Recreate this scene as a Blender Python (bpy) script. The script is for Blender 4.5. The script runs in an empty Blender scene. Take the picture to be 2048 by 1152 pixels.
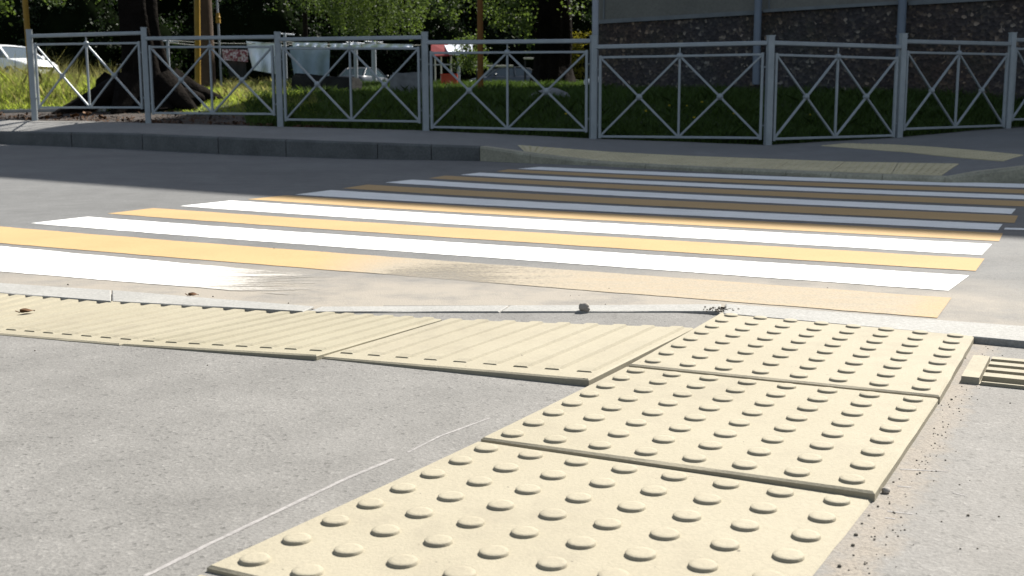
import bpy, math, random
import numpy as np
from mathutils import Vector, Matrix, noise
from mathutils.bvhtree import BVHTree

random.seed(7); RNG = np.random.default_rng(7)
S = bpy.context.scene; COL = S.collection
PI = math.pi

# ------------------------------------------------------------------ camera
F, PITCH, ROLL, CH = 2222.34, 0.149727, -0.003828, 0.405
FW = Vector((0, math.cos(PITCH), -math.sin(PITCH)))
_r = Vector((1, 0, 0)); _u = _r.cross(FW)
RT = _r * math.cos(ROLL) + _u * math.sin(ROLL)
UP = -_r * math.sin(ROLL) + _u * math.cos(ROLL)
CAM = Vector((0, 0, CH))
cd = bpy.data.cameras.new("camera"); cam = bpy.data.objects.new("camera", cd); COL.objects.link(cam)
cam.matrix_world = Matrix(((RT.x, UP.x, -FW.x, 0), (RT.y, UP.y, -FW.y, 0), (RT.z, UP.z, -FW.z, CH), (0, 0, 0, 1)))
cd.sensor_width = 36; cd.lens = F / 2048 * 36; cd.clip_start = .05; cd.clip_end = 2000
cd.dof.use_dof = True; cd.dof.focus_distance = 2.0; cd.dof.aperture_fstop = 15
S.camera = cam

def ray(px, py): return FW + RT * ((px - 1024) / F) - UP * ((py - 576) / F)
def W(px, py, Y):                       # survey: the sight line at ground distance Y
    d = ray(px, py); return CAM + d * (Y / d.y)
def G(px, py, z=0.0):                   # survey: the sight line on level z
    d = ray(px, py); return CAM + d * ((z - CH) / d.z)
def sm(t): t = max(0., min(1., t)); return t * t * (3 - 2 * t)
def zroad(x, y):
    q = .5 * y - .5 * x - 3
    s = q if q > 1 else (0 if q < -1 else (q + 1) ** 2 / 4)
    return .0214 * min(s, 9)
def R(px, py, dz=0.0):                  # survey: the sight line on the road surface
    z = 0
    for _ in range(40):
        p = G(px, py, z + dz); z = .5 * z + .5 * zroad(p.x, p.y)
    return p
EX = Vector((.8786, -.4776, 0)); EY = Vector((.4776, .8786, 0))   # across / along the near tile strip

# ------------------------------------------------------------------ mesh helpers
class MB:
    def __init__(s): s.v = []; s.f = []; s.sm = []; s.at = {}
    def add(s, vs, fs, smooth=False):
        o = len(s.v); s.v += [tuple(v) for v in vs]
        for f in fs: s.f.append(tuple(i + o for i in f)); s.sm.append(smooth)
        return o
    def box(s, c, size, rz=0, tilt=None):
        hx, hy, hz = [k / 2 for k in size]
        M = Matrix.Rotation(rz, 3, 'Z')
        if tilt is not None: M = tilt
        vs = [Vector(c) + M @ Vector((a * hx, b * hy, d * hz)) for a in (-1, 1) for b in (-1, 1) for d in (-1, 1)]
        s.add(vs, [(0, 1, 3, 2), (4, 6, 7, 5), (0, 4, 5, 1), (2, 3, 7, 6), (0, 2, 6, 4), (1, 5, 7, 3)])
    def bar(s, a, b, w, h=None, up=Vector((0, 0, 1)), ch=0.15):   # chamfered square bar
        a = Vector(a); b = Vector(b); h = h or w
        d = (b - a).normalized(); x = d.cross(up)
        if x.length < 1e-4: x = d.cross(Vector((0, 1, 0)))
        x.normalize(); y = x.cross(d)
        c = min(w, h) * ch; pts = []
        for (p, q) in ((1, 1), (-1, 1), (-1, -1), (1, -1)):
            e = [(p * w / 2, q * (h / 2 - c)), (p * (w / 2 - c), q * h / 2)]
            if p * q < 0: e.reverse()
            pts += e
        n = len(pts)
        vs = [a + x * p + y * q for p, q in pts] + [b + x * p + y * q for p, q in pts]
        s.add(vs, [(i, (i + 1) % n, n + (i + 1) % n, n + i) for i in range(n)] + [tuple(range(n - 1, -1, -1)), tuple(range(n, 2 * n))])
    def tube(s, pts, rad, n=10, caps=True, smooth=True, jit=0, ridge=0):
        pts = [Vector(p) for p in pts]
        if not hasattr(rad, '__len__'): rad = [rad] * len(pts)
        vs = []; ref = Vector((.31, .87, .11))
        for i, p in enumerate(pts):
            d = (pts[min(i + 1, len(pts) - 1)] - pts[max(i - 1, 0)]).normalized()
            x = d.cross(ref).normalized(); y = d.cross(x)
            for k in range(n):
                a = 2 * PI * k / n; rr = rad[i] * (1 + ridge * (math.sin(7 * a + 2 * math.sin(p.z * 2)) + .6 * math.sin(13 * a + p.z * 3))) * (1 + jit * noise.noise(Vector((p.x * 2 + math.cos(a) * 2, p.y * 2 + math.sin(a) * 2, p.z * 1.3))))
                vs.append(p + x * math.cos(a) * rr + y * math.sin(a) * rr)
        fs = [(i * n + k, i * n + (k + 1) % n, (i + 1) * n + (k + 1) % n, (i + 1) * n + k) for i in range(len(pts) - 1) for k in range(n)]
        s.add(vs, fs, smooth)
        if caps: 
            o = s.add(vs[:n], [tuple(range(n))]); o = s.add(vs[-n:], [tuple(range(n - 1, -1, -1))])
    def grid(s, rows, smooth=True):
        m = len(rows[0]); vs = [p for r in rows for p in r]
        s.add(vs, [(i * m + j, i * m + j + 1, (i + 1) * m + j + 1, (i + 1) * m + j) for i in range(len(rows) - 1) for j in range(m - 1)], smooth)
    def blob(s, c, r, sub=2, amp=.25, fr=1.2, seed=0, sq=1.0):
        import bmesh
        bm = bmesh.new(); bmesh.ops.create_icosphere(bm, subdivisions=sub, radius=1)
        c = Vector(c); vs = []
        for v in bm.verts:
            k = 1 + amp * noise.noise(v.co * fr + Vector((seed * 7.3, seed * 1.7, seed)))
            vs.append(c + Vector((v.co.x * r[0], v.co.y * r[1], v.co.z * r[2])) * k)
        fs = [tuple(l.vert.index for l in f.loops) for f in bm.faces]; bm.free()
        s.add(vs, fs, True)

def props(o, label=None, cat=None, group=None, kind=None):
    for k, v in (('label', label), ('category', cat), ('group', group), ('kind', kind)):
        if v: o[k] = v
    return o
def obj(name, mb, mat, parent=None, **kw):
    V = np.array(mb.v, dtype=np.float64).reshape(-1, 3)
    if parent: off = np.array(parent.matrix_world.translation if False else PLOC[parent.name])
    else: off = np.array([(V[:, 0].min() + V[:, 0].max()) / 2, (V[:, 1].min() + V[:, 1].max()) / 2, V[:, 2].min()])
    me = bpy.data.meshes.new(name); me.from_pydata((V - off).tolist(), [], mb.f)
    me.polygons.foreach_set('use_smooth', np.array(mb.sm, dtype=bool))
    for k, a in mb.at.items():
        at = me.attributes.new(k, 'FLOAT', 'POINT'); at.data.foreach_set('value', np.array(a, dtype=np.float32))
    me.update()
    o = bpy.data.objects.new(name, me); COL.objects.link(o)
    for m in (mat if isinstance(mat, (list, tuple)) else [mat]): me.materials.append(m)
    if parent: o.parent = parent
    else: o.location = off.tolist()
    PLOC[o.name] = off.tolist()
    return props(o, **kw)
PLOC = {}
def empty(name, loc, **kw):
    o = bpy.data.objects.new(name, None); COL.objects.link(o); o.location = loc; o.empty_display_size = .1
    PLOC[o.name] = list(loc); return props(o, **kw)

def quads(name, C, U, V, mat, parent=None, **kw):       # many free quads, numpy (leaves, blades)
    n = len(C); P = np.empty((n, 4, 3)); P[:, 0] = C - U; P[:, 1] = C - V * .55; P[:, 2] = C + U; P[:, 3] = C + V * .55
    return raw(name, P.reshape(-1, 3), 4, mat, parent, **kw)
def raw(name, P, k, mat, parent=None, extra=None, **kw):
    n = len(P) // k
    off = np.array(PLOC[parent.name]) if parent else np.array([P[:, 0].mean(), P[:, 1].mean(), P[:, 2].min()])
    ev = np.zeros((0, 3)); ef = []
    if extra: ev = np.array(extra.v); ef = extra.f
    allv = np.vstack([P, ev]) - off
    me = bpy.data.meshes.new(name)
    nl = n * k + sum(len(f) for f in ef)
    me.vertices.add(len(allv)); me.vertices.foreach_set('co', allv.astype(np.float32).ravel())
    loops = np.concatenate([np.arange(n * k), np.array([i + len(P) for f in ef for i in f], dtype=int)]).astype(np.int32)
    me.loops.add(nl); me.loops.foreach_set('vertex_index', loops)
    st = np.concatenate([np.arange(n) * k, n * k + np.cumsum([0] + [len(f) for f in ef])[:-1] if ef else np.zeros(0, int)]).astype(np.int32)
    me.polygons.add(n + len(ef)); me.polygons.foreach_set('loop_start', st)
    me.update(calc_edges=True)
    o = bpy.data.objects.new(name, me); COL.objects.link(o); me.materials.append(mat)
    if extra:
        me.materials.append(M['core'])
        mi = np.zeros(n + len(ef), np.int32); mi[n:] = 1; me.polygons.foreach_set('material_index', mi)
    if parent: o.parent = parent
    else: o.location = off.tolist()
    PLOC[o.name] = off.tolist()
    return props(o, **kw)

# ------------------------------------------------------------------ materials
M = {}
def node(nt, t, **kw):
    n = nt.nodes.new(t)
    for k, v in kw.items(): setattr(n, k, v)
    return n
def newmat(name):
    m = bpy.data.materials.new(name); m.use_nodes = True
    return m, m.node_tree, m.node_tree.nodes['Principled BSDF']
def nz(nt, scale, detail=4, rough=.6, pos='geo', dim=None):
    n = node(nt, 'ShaderNodeTexNoise'); n.inputs['Scale'].default_value = scale; n.inputs['Detail'].default_value = detail; n.inputs['Roughness'].default_value = rough
    c = node(nt, 'ShaderNodeNewGeometry') if pos == 'geo' else node(nt, 'ShaderNodeTexCoord')
    nt.links.new(c.outputs['Position' if pos == 'geo' else 'Object'], n.inputs['Vector']); return n
def ramp(nt, src, stops):
    r = node(nt, 'ShaderNodeValToRGB'); e = r.color_ramp.elements
    while len(e) < len(stops): e.new(.5)
    for k, (p, c) in enumerate(stops):
        e[k].position = p; e[k].color = (c, c, c, 1) if not hasattr(c, '__len__') else (*c, 1)
    nt.links.new(src, r.inputs['Fac']); return r
def mix(nt, fac, a, b, mode='MIX'):
    m = node(nt, 'ShaderNodeMix', data_type='RGBA', blend_type=mode)
    for s, v in ((m.inputs[0], fac), (m.inputs[6], a), (m.inputs[7], b)):
        if hasattr(v, 'is_linked'): nt.links.new(v, s)
        elif hasattr(v, '__len__'): s.default_value = (*v, 1)
        else: s.default_value = v
    return m.outputs[2]
def mathn(nt, op, a, b=None, clamp=False):
    m = node(nt, 'ShaderNodeMath', operation=op, use_clamp=clamp)
    for s, v in zip(m.inputs, (a, b)):
        if v is None: continue
        if hasattr(v, 'is_linked'): nt.links.new(v, s)
        else: s.default_value = v
    return m.outputs[0]
def bump(nt, bs, h, strength, dist):
    b = node(nt, 'ShaderNodeBump'); b.inputs['Strength'].default_value = strength; b.inputs['Distance'].default_value = dist
    nt.links.new(h, b.inputs['Height']); nt.links.new(b.outputs[0], bs.inputs['Normal'])
def simple(name, col, var=.12, scale=6, rough=.75, bs=None, bd=.003, bstr=.5, spec=.3, metal=0, pos='geo', tint=None, fine=None):
    m, nt, b = newmat(name)
    n = nz(nt, scale, 5, .62, pos)
    a = [c * (1 - var) for c in col]; d = [min(1, c * (1 + var)) for c in (tint or col)]
    r = ramp(nt, n.outputs['Fac'], [(.3, a), (.7, d)]); out = r.outputs['Color']
    if fine:
        f = nz(nt, fine[0], 3, .7, pos); rr = ramp(nt, f.outputs['Fac'], [(.35, 1 - fine[1]), (.65, 1 + fine[1] * .5)])
        out = mix(nt, 1.0, out, rr.outputs['Color'], 'MULTIPLY')
    nt.links.new(out, b.inputs['Base Color'])
    b.inputs['Roughness'].default_value = rough; b.inputs['Specular IOR Level'].default_value = spec; b.inputs['Metallic'].default_value = metal
    if bs: bump(nt, b, nz(nt, bs, 5, .65, pos).outputs['Fac'], bstr, bd)
    M[name] = m; return m
def asphalt(name, base, dustcol=None, dust=None, grain=1.0, strip=False):
    """fine aggregate: noise and voronoi stones, plus worn, dusty patches"""
    m, nt, b = newmat(name); geo = node(nt, 'ShaderNodeNewGeometry')
    big = nz(nt, .9, 5, .6); mid = nz(nt, 7, 5, .65); fin = nz(nt, 300, 2, .7)
    vo = node(nt, 'ShaderNodeTexVoronoi'); vo.inputs['Scale'].default_value = 210; nt.links.new(geo.outputs['Position'], vo.inputs['Vector'])
    sep = node(nt, 'ShaderNodeSeparateColor'); nt.links.new(vo.outputs['Color'], sep.inputs[0])
    out = ramp(nt, big.outputs['Fac'], [(.3, [c * .84 for c in base]), (.72, [c * 1.12 for c in base])]).outputs['Color']
    out = mix(nt, 1., out, ramp(nt, mid.outputs['Fac'], [(.3, .87), (.7, 1.1)]).outputs['Color'], 'MULTIPLY')
    out = mix(nt, grain, out, ramp(nt, fin.outputs['Fac'], [(.25, .66), (.5, 1.0), (.75, 1.2)]).outputs['Color'], 'MULTIPLY')
    out = mix(nt, 1., out, ramp(nt, sep.outputs[0], [(.0, .62), (.04, .84), (.09, .99), (.9, 1.02), (.97, 1.2)]).outputs['Color'], 'MULTIPLY')
    if strip:
        dp = node(nt, 'ShaderNodeVectorMath', operation='DOT_PRODUCT'); nt.links.new(geo.outputs['Position'], dp.inputs[0]); dp.inputs[1].default_value = (.8786, -.4776, 0)
        e = mathn(nt, 'ABSOLUTE', mathn(nt, 'SUBTRACT', dp.outputs['Value'], .517 - .7112))
        k = mathn(nt, 'SUBTRACT', 1.35, mathn(nt, 'MULTIPLY', e, 26.))
        k = mathn(nt, 'MULTIPLY', mathn(nt, 'SUBTRACT', k, ramp(nt, nz(nt, 28, 5, .7).outputs['Fac'], [(.3, 0.), (.7, .9)]).outputs['Color']), 1.3, True)
        out = mix(nt, k, out, mix(nt, 1., (.19, .168, .14), ramp(nt, nz(nt, 260, 2, .8).outputs['Fac'], [(.3, .6), (.55, 1.1)]).outputs['Color'], 'MULTIPLY'))
    if dust:
        at = node(nt, 'ShaderNodeAttribute', attribute_name='dust')
        dn = nz(nt, 5, 6, .7)
        fac = mathn(nt, 'MULTIPLY', at.outputs['Fac'], ramp(nt, dn.outputs['Fac'], [(.3, .25), (.62, 1.)]).outputs['Color'], True)
        dcol = mix(nt, 1., dustcol, ramp(nt, fin.outputs['Fac'], [(.3, .8), (.7, 1.1)]).outputs['Color'], 'MULTIPLY')
        out = mix(nt, fac, out, dcol)
    nt.links.new(out, b.inputs['Base Color']); b.inputs['Roughness'].default_value = .88; b.inputs['Specular IOR Level'].default_value = .25
    h = mathn(nt, 'ADD', fin.outputs['Fac'], mathn(nt, 'MULTIPLY', vo.outputs['Distance'], .6))
    bump(nt, b, h, .4, .002); M[name] = m
def paint(name, col, under, streak=.75, amp=1.0):
    """road paint: worn through to the dusty road where the wear value of the stripe says so"""
    m, nt, b = newmat(name)
    at = node(nt, 'ShaderNodeAttribute', attribute_name='wear')
    st = node(nt, 'ShaderNodeMapping'); geo = node(nt, 'ShaderNodeNewGeometry'); nt.links.new(geo.outputs['Position'], st.inputs['Vector'])
    st.inputs['Rotation'].default_value = (0, 0, math.radians(28.5)); st.inputs['Scale'].default_value = (2.2, 15, 1)
    n1 = node(nt, 'ShaderNodeTexNoise'); n1.inputs['Scale'].default_value = 1.6; n1.inputs['Detail'].default_value = 7; n1.inputs['Roughness'].default_value = .68; nt.links.new(st.outputs[0], n1.inputs['Vector'])
    n2 = nz(nt, 60, 5, .7); fin = nz(nt, 190, 3, .75)
    t = mathn(nt, 'ADD', mathn(nt, 'MULTIPLY', n1.outputs['Fac'], streak), mathn(nt, 'MULTIPLY', n2.outputs['Fac'], 1 - streak))
    d = mathn(nt, 'ADD', at.outputs['Fac'], mathn(nt, 'MULTIPLY', mathn(nt, 'SUBTRACT', t, .5), amp * 2.4))
    fac = mathn(nt, 'MULTIPLY', mathn(nt, 'ADD', d, -.12), 1.35, True)
    c = ramp(nt, nz(nt, 3.5, 5, .6).outputs['Fac'], [(.3, [k * .9 for k in col]), (.7, col)]).outputs['Color']
    c = mix(nt, 1., c, ramp(nt, fin.outputs['Fac'], [(.28, .8), (.5, 1.), (.7, 1.05)]).outputs['Color'], 'MULTIPLY')
    u = mix(nt, 1., under, ramp(nt, fin.outputs['Fac'], [(.3, .7), (.7, 1.15)]).outputs['Color'], 'MULTIPLY')
    nt.links.new(mix(nt, fac, c, u), b.inputs['Base Color']); b.inputs['Roughness'].default_value = .85; b.inputs['Specular IOR Level'].default_value = .15
    tr = node(nt, 'ShaderNodeBsdfTransparent'); ms = node(nt, 'ShaderNodeMixShader'); nt.links.new(mathn(nt, 'MULTIPLY', mathn(nt, 'ADD', d, -.85), 3.0, True), ms.inputs[0])
    nt.links.new(b.outputs[0], ms.inputs[1]); nt.links.new(tr.outputs[0], ms.inputs[2]); nt.links.new(ms.outputs[0], nt.nodes['Material Output'].inputs['Surface'])
    bump(nt, b, fin.outputs['Fac'], .3, .002); M[name] = m
def leaf(name, col, trans, var=.35, tfac=.4):
    m, nt, b = newmat(name)
    oi = nz(nt, 3.0, 4, .6); wn = node(nt, 'ShaderNodeNewGeometry')
    a = [c * (1 - var) for c in col]; d = [c * (1 + var) for c in col]
    c = mix(nt, wn.outputs['Random Per Island'], a, d)
    nt.links.new(c, b.inputs['Base Color']); b.inputs['Roughness'].default_value = .6; b.inputs['Specular IOR Level'].default_value = .2
    t = node(nt, 'ShaderNodeBsdfTranslucent')
    nt.links.new(mix(nt, wn.outputs['Random Per Island'], [k * .7 for k in trans], trans), t.inputs['Color'])
    mx = node(nt, 'ShaderNodeMixShader'); mx.inputs[0].default_value = tfac
    nt.links.new(b.outputs[0], mx.inputs[1]); nt.links.new(t.outputs[0], mx.inputs[2])
    nt.links.new(mx.outputs[0], nt.nodes['Material Output'].inputs['Surface']); M[name] = m

def tilemat():
    m, nt, b = newmat('tile')
    oi = node(nt, 'ShaderNodeObjectInfo')
    n = nz(nt, 4, 5, .65); f = nz(nt, 240, 3, .7); sp = nz(nt, 95, 2, .5); st = nz(nt, 1.7, 6, .7); sc = nz(nt, 14, 6, .72)
    c = ramp(nt, n.outputs['Fac'], [(.3, (.246, .223, .163)), (.7, (.268, .245, .182))]).outputs['Color']
    c = mix(nt, 1., c, ramp(nt, oi.outputs['Random'], [(0, (.95, .95, .93)), (1, (1.03, 1.02, 1.03))]).outputs['Color'], 'MULTIPLY')
    c = mix(nt, 1., c, ramp(nt, f.outputs['Fac'], [(.3, .9), (.6, 1.03)]).outputs['Color'], 'MULTIPLY')
    c = mix(nt, ramp(nt, mathn(nt, 'MULTIPLY', st.outputs['Fac'], sc.outputs['Fac']), [(.25, 0.), (.42, .5)]).outputs['Color'], c, (.185, .165, .125))
    c = mix(nt, ramp(nt, sp.outputs['Fac'], [(.215, .8), (.25, 0.)]).outputs['Color'], c, (.09, .08, .06))
    nt.links.new(c, b.inputs['Base Color']); b.inputs['Roughness'].default_value = .78; b.inputs['Specular IOR Level'].default_value = .25
    bump(nt, b, mathn(nt, 'ADD', f.outputs['Fac'], sc.outputs['Fac']), .45, .0012); M['tile'] = m
DUST = (.235, .213, .18)
asphalt('asphalt', (.116, .117, .116), DUST, True)
asphalt('pave_near', (.15, .146, .138), (.225, .21, .19), True, .8, True)
asphalt('pave_far', (.15, .151, .15), (.2, .185, .16), True)
paint('white_paint', (.7, .705, .69), (.3, .284, .256))
paint('yellow_paint', (.365, .253, .126), (.275, .243, .19), .5, .4)
simple('chalk', (0.235, 0.225, 0.218), .1, 30, .9, fine=(160, .25))
tilemat()
simple('tile_far', (0.46, 0.4, 0.255), .1, 4, .8, 120, .001, .4, fine=(150, .15))
simple('kerb_pale', (0.245, 0.242, 0.228), .1, 5, .85, 140, .002, .6, fine=(170, .2))
simple('kerb_grey', (0.1, 0.102, 0.1), .22, 3.5, .88, 70, .004, .6, fine=(60, .2))
simple('kerb_warm', (0.29, 0.272, 0.205), .2, 4, .88, 70, .004, .6, fine=(60, .2))
simple('galv', (0.26, 0.285, 0.3), .1, 8, .5, None, spec=.5, metal=.25)
simple('pole_grey', (0.238, 0.2584, 0.2924), .1, 5, .55, spec=.4, metal=.2)
simple('ochre', (0.238, 0.14, 0.014), .18, 4, .6)
simple('rustpole', (0.156, 0.066, 0.012), .25, 4, .7)
simple('timber', (0.065, 0.0425, 0.0275), .3, 3, .9, 25, .01, .6)
simple('bark', (0.0075, 0.006, 0.005), .4, 5, .95, 9, .05, .9, spec=.04)
simple('stone', (0.156, 0.159, 0.162), .2, 8, .9, 25, .01, .6)
simple('stone_dark', (0.024, 0.024, 0.024), .3, 6, .95, 12, .02, .8, spec=.08)
simple('pebble', (0.12, 0.108, 0.09), .35, 60, .9)
simple('pebble_pale', (0.252, 0.231, 0.203), .35, 45, .9)
simple('litter', (.07, .04, .024), .6, 40, .9, spec=.1)
simple('dryleaf', (0.096, 0.048, 0.02), .35, 60, .8)
simple('wall', (0.15, 0.147, 0.129), .1, 1.2, .9, 60, .003, .5, fine=(25, .12))
simple('wall_trim', (0.143, 0.156, 0.1625), .15, 3, .8)
simple('metal_pipe', (0.13, 0.1593, 0.2015), .1, 4, .5, spec=.4)
simple('white_enamel', (0.612, 0.629, 0.646), .05, 3, .35, spec=.5)
simple('dark_enamel', (0.036, 0.045, 0.057), .1, 3, .3, spec=.5)
simple('rubber', (0.02, 0.02, 0.02), .1, 9, .9)
simple('rim', (0.245, 0.252, 0.259), .05, 9, .4, metal=.6)
simple('red_plastic', (0.434, 0.056, 0.021), .1, 6, .5)
simple('red_sheet', (0.21, 0.0245, 0.0245), .1, 4, .7)
simple('white_sheet', (0.7, 0.74, 0.8), .05, 4, .9)
simple('blue_sheet', (0.22, 0.28, 0.35), .06, 4, .9)
simple('rope', (0.36, 0.348, 0.312), .1, 9, .9)
simple('plank', (0.39, 0.377, 0.338), .1, 5, .8)
simple('lamp', (0.7, 0.7, 0.68), .05, 4, .25, spec=.6)
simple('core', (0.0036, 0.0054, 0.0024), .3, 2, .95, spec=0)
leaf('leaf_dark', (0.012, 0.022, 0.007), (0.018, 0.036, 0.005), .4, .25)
leaf('leaf_birch', (0.055, 0.085, 0.026), (0.115, 0.17, 0.028), .45, .4)
leaf('leaf_gold', (0.17, 0.155, 0.02), (0.34, 0.3, 0.02), .35, .4)
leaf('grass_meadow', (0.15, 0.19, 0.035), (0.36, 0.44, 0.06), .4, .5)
leaf('grass_dry', (0.2, 0.19, 0.08), (0.36, 0.34, 0.11), .35, .45)
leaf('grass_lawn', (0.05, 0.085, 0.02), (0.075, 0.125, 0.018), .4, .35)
leaf('flower', (0.455, 0.35, 0.021), (0.28, 0.21, 0.014), .1, .2)
def glass():
    m, nt, b = newmat('glass'); b.inputs['Base Color'].default_value = (.03, .045, .055, 1); b.inputs['Roughness'].default_value = .06; b.inputs['Specular IOR Level'].default_value = .8
    M['glass'] = m
glass()
def printed():
    m, nt, b = newmat('printed_cloth'); n = nz(nt, 9, 2, .5)
    r = ramp(nt, n.outputs['Fac'], [(.42, (.2, .06, .07)), (.5, (.5, .42, .42)), (.6, (.3, .12, .14))]); r.color_ramp.interpolation = 'CONSTANT'
    nt.links.new(r.outputs['Color'], b.inputs['Base Color']); b.inputs['Roughness'].default_value = .9; M['printed_cloth'] = m
printed()
def pebbledash():
    m, nt, b = newmat('pebbledash'); c = node(nt, 'ShaderNodeNewGeometry')
    v = node(nt, 'ShaderNodeTexVoronoi'); v.inputs['Scale'].default_value = 22; nt.links.new(c.outputs['Position'], v.inputs['Vector'])
    s = node(nt, 'ShaderNodeSeparateColor'); nt.links.new(v.outputs['Color'], s.inputs[0])
    col = ramp(nt, s.outputs[0], [(0, (.018, .018, .021)), (.5, (.034, .032, .036)), (.84, (.052, .049, .048)), (.95, (.085, .078, .07)), (.99, (.2, .19, .17))]).outputs['Color']
    warm = nz(nt, .8, 4, .6); col = mix(nt, ramp(nt, warm.outputs['Fac'], [(.36, 0.), (.64, .9)]).outputs['Color'], col, mix(nt, 1., col, (1.3, .9, .65), 'MULTIPLY'))
    moss = nz(nt, 1.4, 5, .7); col = mix(nt, ramp(nt, moss.outputs['Fac'], [(.5, 0.), (.72, .5)]).outputs['Color'], col, (.024, .03, .018))
    nt.links.new(col, b.inputs['Base Color']); b.inputs['Roughness'].default_value = .9
    bump(nt, b, v.outputs['Distance'], .9, .02); M['pebbledash'] = m
pebbledash()
def groundmat():
    m, nt, b = newmat('earth')
    at = node(nt, 'ShaderNodeAttribute', attribute_name='soil')
    n = nz(nt, 2.5, 6, .65); f = nz(nt, 22, 4, .7)
    g = ramp(nt, n.outputs['Fac'], [(.3, (.02, .034, .01)), (.7, (.045, .06, .02))]).outputs['Color']
    so = ramp(nt, f.outputs['Fac'], [(.3, (.012, .009, .007)), (.55, (.034, .025, .02)), (.76, (.085, .072, .06))]).outputs['Color']
    nt.links.new(mix(nt, at.outputs['Fac'], g, so), b.inputs['Base Color']); b.inputs['Roughness'].default_value = .95
    bump(nt, b, f.outputs['Fac'], .8, .03); M['earth'] = m
groundmat()

# ------------------------------------------------------------------ terrain lines
POSTS = [(64, 60, 240), (292, 56, 247), (555, 65, 254), (850, 68, 262), (1187, 72, 278), (1540, 72, 291), (1800, 68, 276), (2020, 67, 256), (2205, 66, 245)]
def post_Y(px):
    k = (px - 1024) / 2222
    if px <= 1540: return 12.52 / (1 + .3 * k)
    return {1800: 12.35, 2020: 13.3, 2205: 14.25}[px]
FBASE = []
for px, yt, yb in POSTS:
    Y = post_Y(px); k = (yb - 60) / 180 * 12 / 960 * (px - 1024) * -1 if False else 0
    FBASE.append(W(px, yb, Y))
# the pictured foot of each post leans in with perspective: keep x from the survey at the foot
FOOT = {64: 70, 292: 297, 555: 561, 850: 852, 1187: 1186, 1540: 1535, 1800: 1797, 2020: 2014, 2205: 2198}
FBASE = [W(FOOT[px], yb, post_Y(px)) for px, yt, yb in POSTS]
LX = [-90, -14] + [p.x for p in FBASE] + [12, 90]
LY = [38, 16.7] + [p.y for p in FBASE] + [15.5, 16]
LZ = [.6, .46] + [p.z for p in FBASE] + [.5, .6]
def lerp1(x, xs, ys):
    if x <= xs[0]: return ys[0]
    for i in range(len(xs) - 1):
        if x <= xs[i + 1]: return ys[i] + (ys[i + 1] - ys[i]) * (x - xs[i]) / (xs[i + 1] - xs[i])
    return ys[-1]
def Yf(x): return lerp1(x, LX, LY)
def zfence(x): return lerp1(x, LX, LZ)
def target(y): return .405 + lerp1(y, [10, 18, 24, 40, 80, 400], [.006, .0228, .029, .0325, .0335, .0335]) * y
def zlawn(x, y):
    v = y - Yf(x); t = sm(v / 3.2)
    z = zfence(x) * (1 - t) + target(y) * t
    z -= .55 * sm((y - 42) / 6)
    return z + .035 * noise.noise(Vector((x * .8, y * .8, 3))) * sm(v / 1.5)
def L(px, py):                                   # survey: sight line on the lawn
    lo, hi = 11.0, 120.0
    y = 12.0
    while y < 120:
        p = W(px, py, y)
        if y > Yf(p.x) and p.z < zlawn(p.x, p.y): return p
        y += .05
    return W(px, py, 60)
def onlawn(px, Y):
    x = (px - 1024) / F * Y * .99
    return Vector((x, Y, zlawn(x, Y)))

xs = sorted(set([-90, -60, -40, -30, -24] + [round(-20 + .4 * i, 2) for i in range(76)] + [12, 16, 24, 40, 60, 90] + LX))
vs_ = [-40, -12, -4, -1, -.16, -.03, 0] + [.15 * i for i in range(1, 14)] + [2.2 + .5 * i for i in range(0, 20)] + [13, 15, 18, 22, 28, 36, 48, 70, 110, 180, 300]
rows = []; soil = []
for v in vs_:
    r = []
    for x in xs:
        y = Yf(x) + v
        if v < -.1: z = -.2
        elif v < 0: z = zfence(x) - .06
        else: z = zlawn(x, y)
        r.append((x, y, z))
        s = 0.
        if v < 1.7 and x < -1.6: s = sm((1.6 - v) / .3) * sm((-1.6 - x) / .8)
        elif v < .25: s = sm((.25 - v) / .2) * .8
        soil.append(s)
    rows.append(r)
mb = MB(); mb.grid(rows); mb.at['soil'] = soil
obj('ground', mb, M['earth'], kind='structure')

# ------------------------------------------------------------------ road
mb = MB(); rows = []; dust = []
KN = G(1449, 608)
kedge = [(-900, 510), (-300, 546), (0, 568), (220, 583), (400, 597), (615, 614), (1000, 611.5), (1440, 609), (1640, 622), (1870, 639), (2048, 653), (2500, 690), (3500, 780)]
kp = [G(x, y, 0) - EY * .03 for x, y in kedge]
kp = [kp[0] - EX * 60, kp[0] - EX * 30, kp[0] - EX * 15, kp[0] - EX * 8, kp[0] - EX * 4, kp[0] - EX * 2] + kp + [kp[-1] + EX * 2, kp[-1] + EX * 6, kp[-1] + EX * 15, kp[-1] + EX * 40]
fk = []
for i in range(len(kp) - 1):
    n = max(1, min(12, int((kp[i + 1] - kp[i]).length / .12)))
    for j in range(n): fk.append(kp[i].lerp(kp[i + 1], j / n))
fk.append(kp[-1])
for t in [0, .04, .08, .13, .18, .24, .3, .38, .46, .55, .65, .75, .9, 1.1, 1.3, 1.5] + [1.75 + .25 * i for i in range(48)] + [15, 18, 24]:
    r = []
    for p in fk:
        q = p + EY * t; r.append((q.x, q.y, zroad(q.x, q.y)))
        xt = (p - KN).dot(EX); d = t
        a = 1.2 * sm(1 - (d - .15) / .8) * (.4 + .65 * sm((xt + 2.2) / .9) * sm((1.0 - xt) / .8))
        dust.append(max(a, .15 * sm((q.x + 2) / 5)))
    rows.append(r)
mb.grid(rows); mb.at['dust'] = dust
road = obj('road', mb, M['asphalt'], kind='structure')

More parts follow.
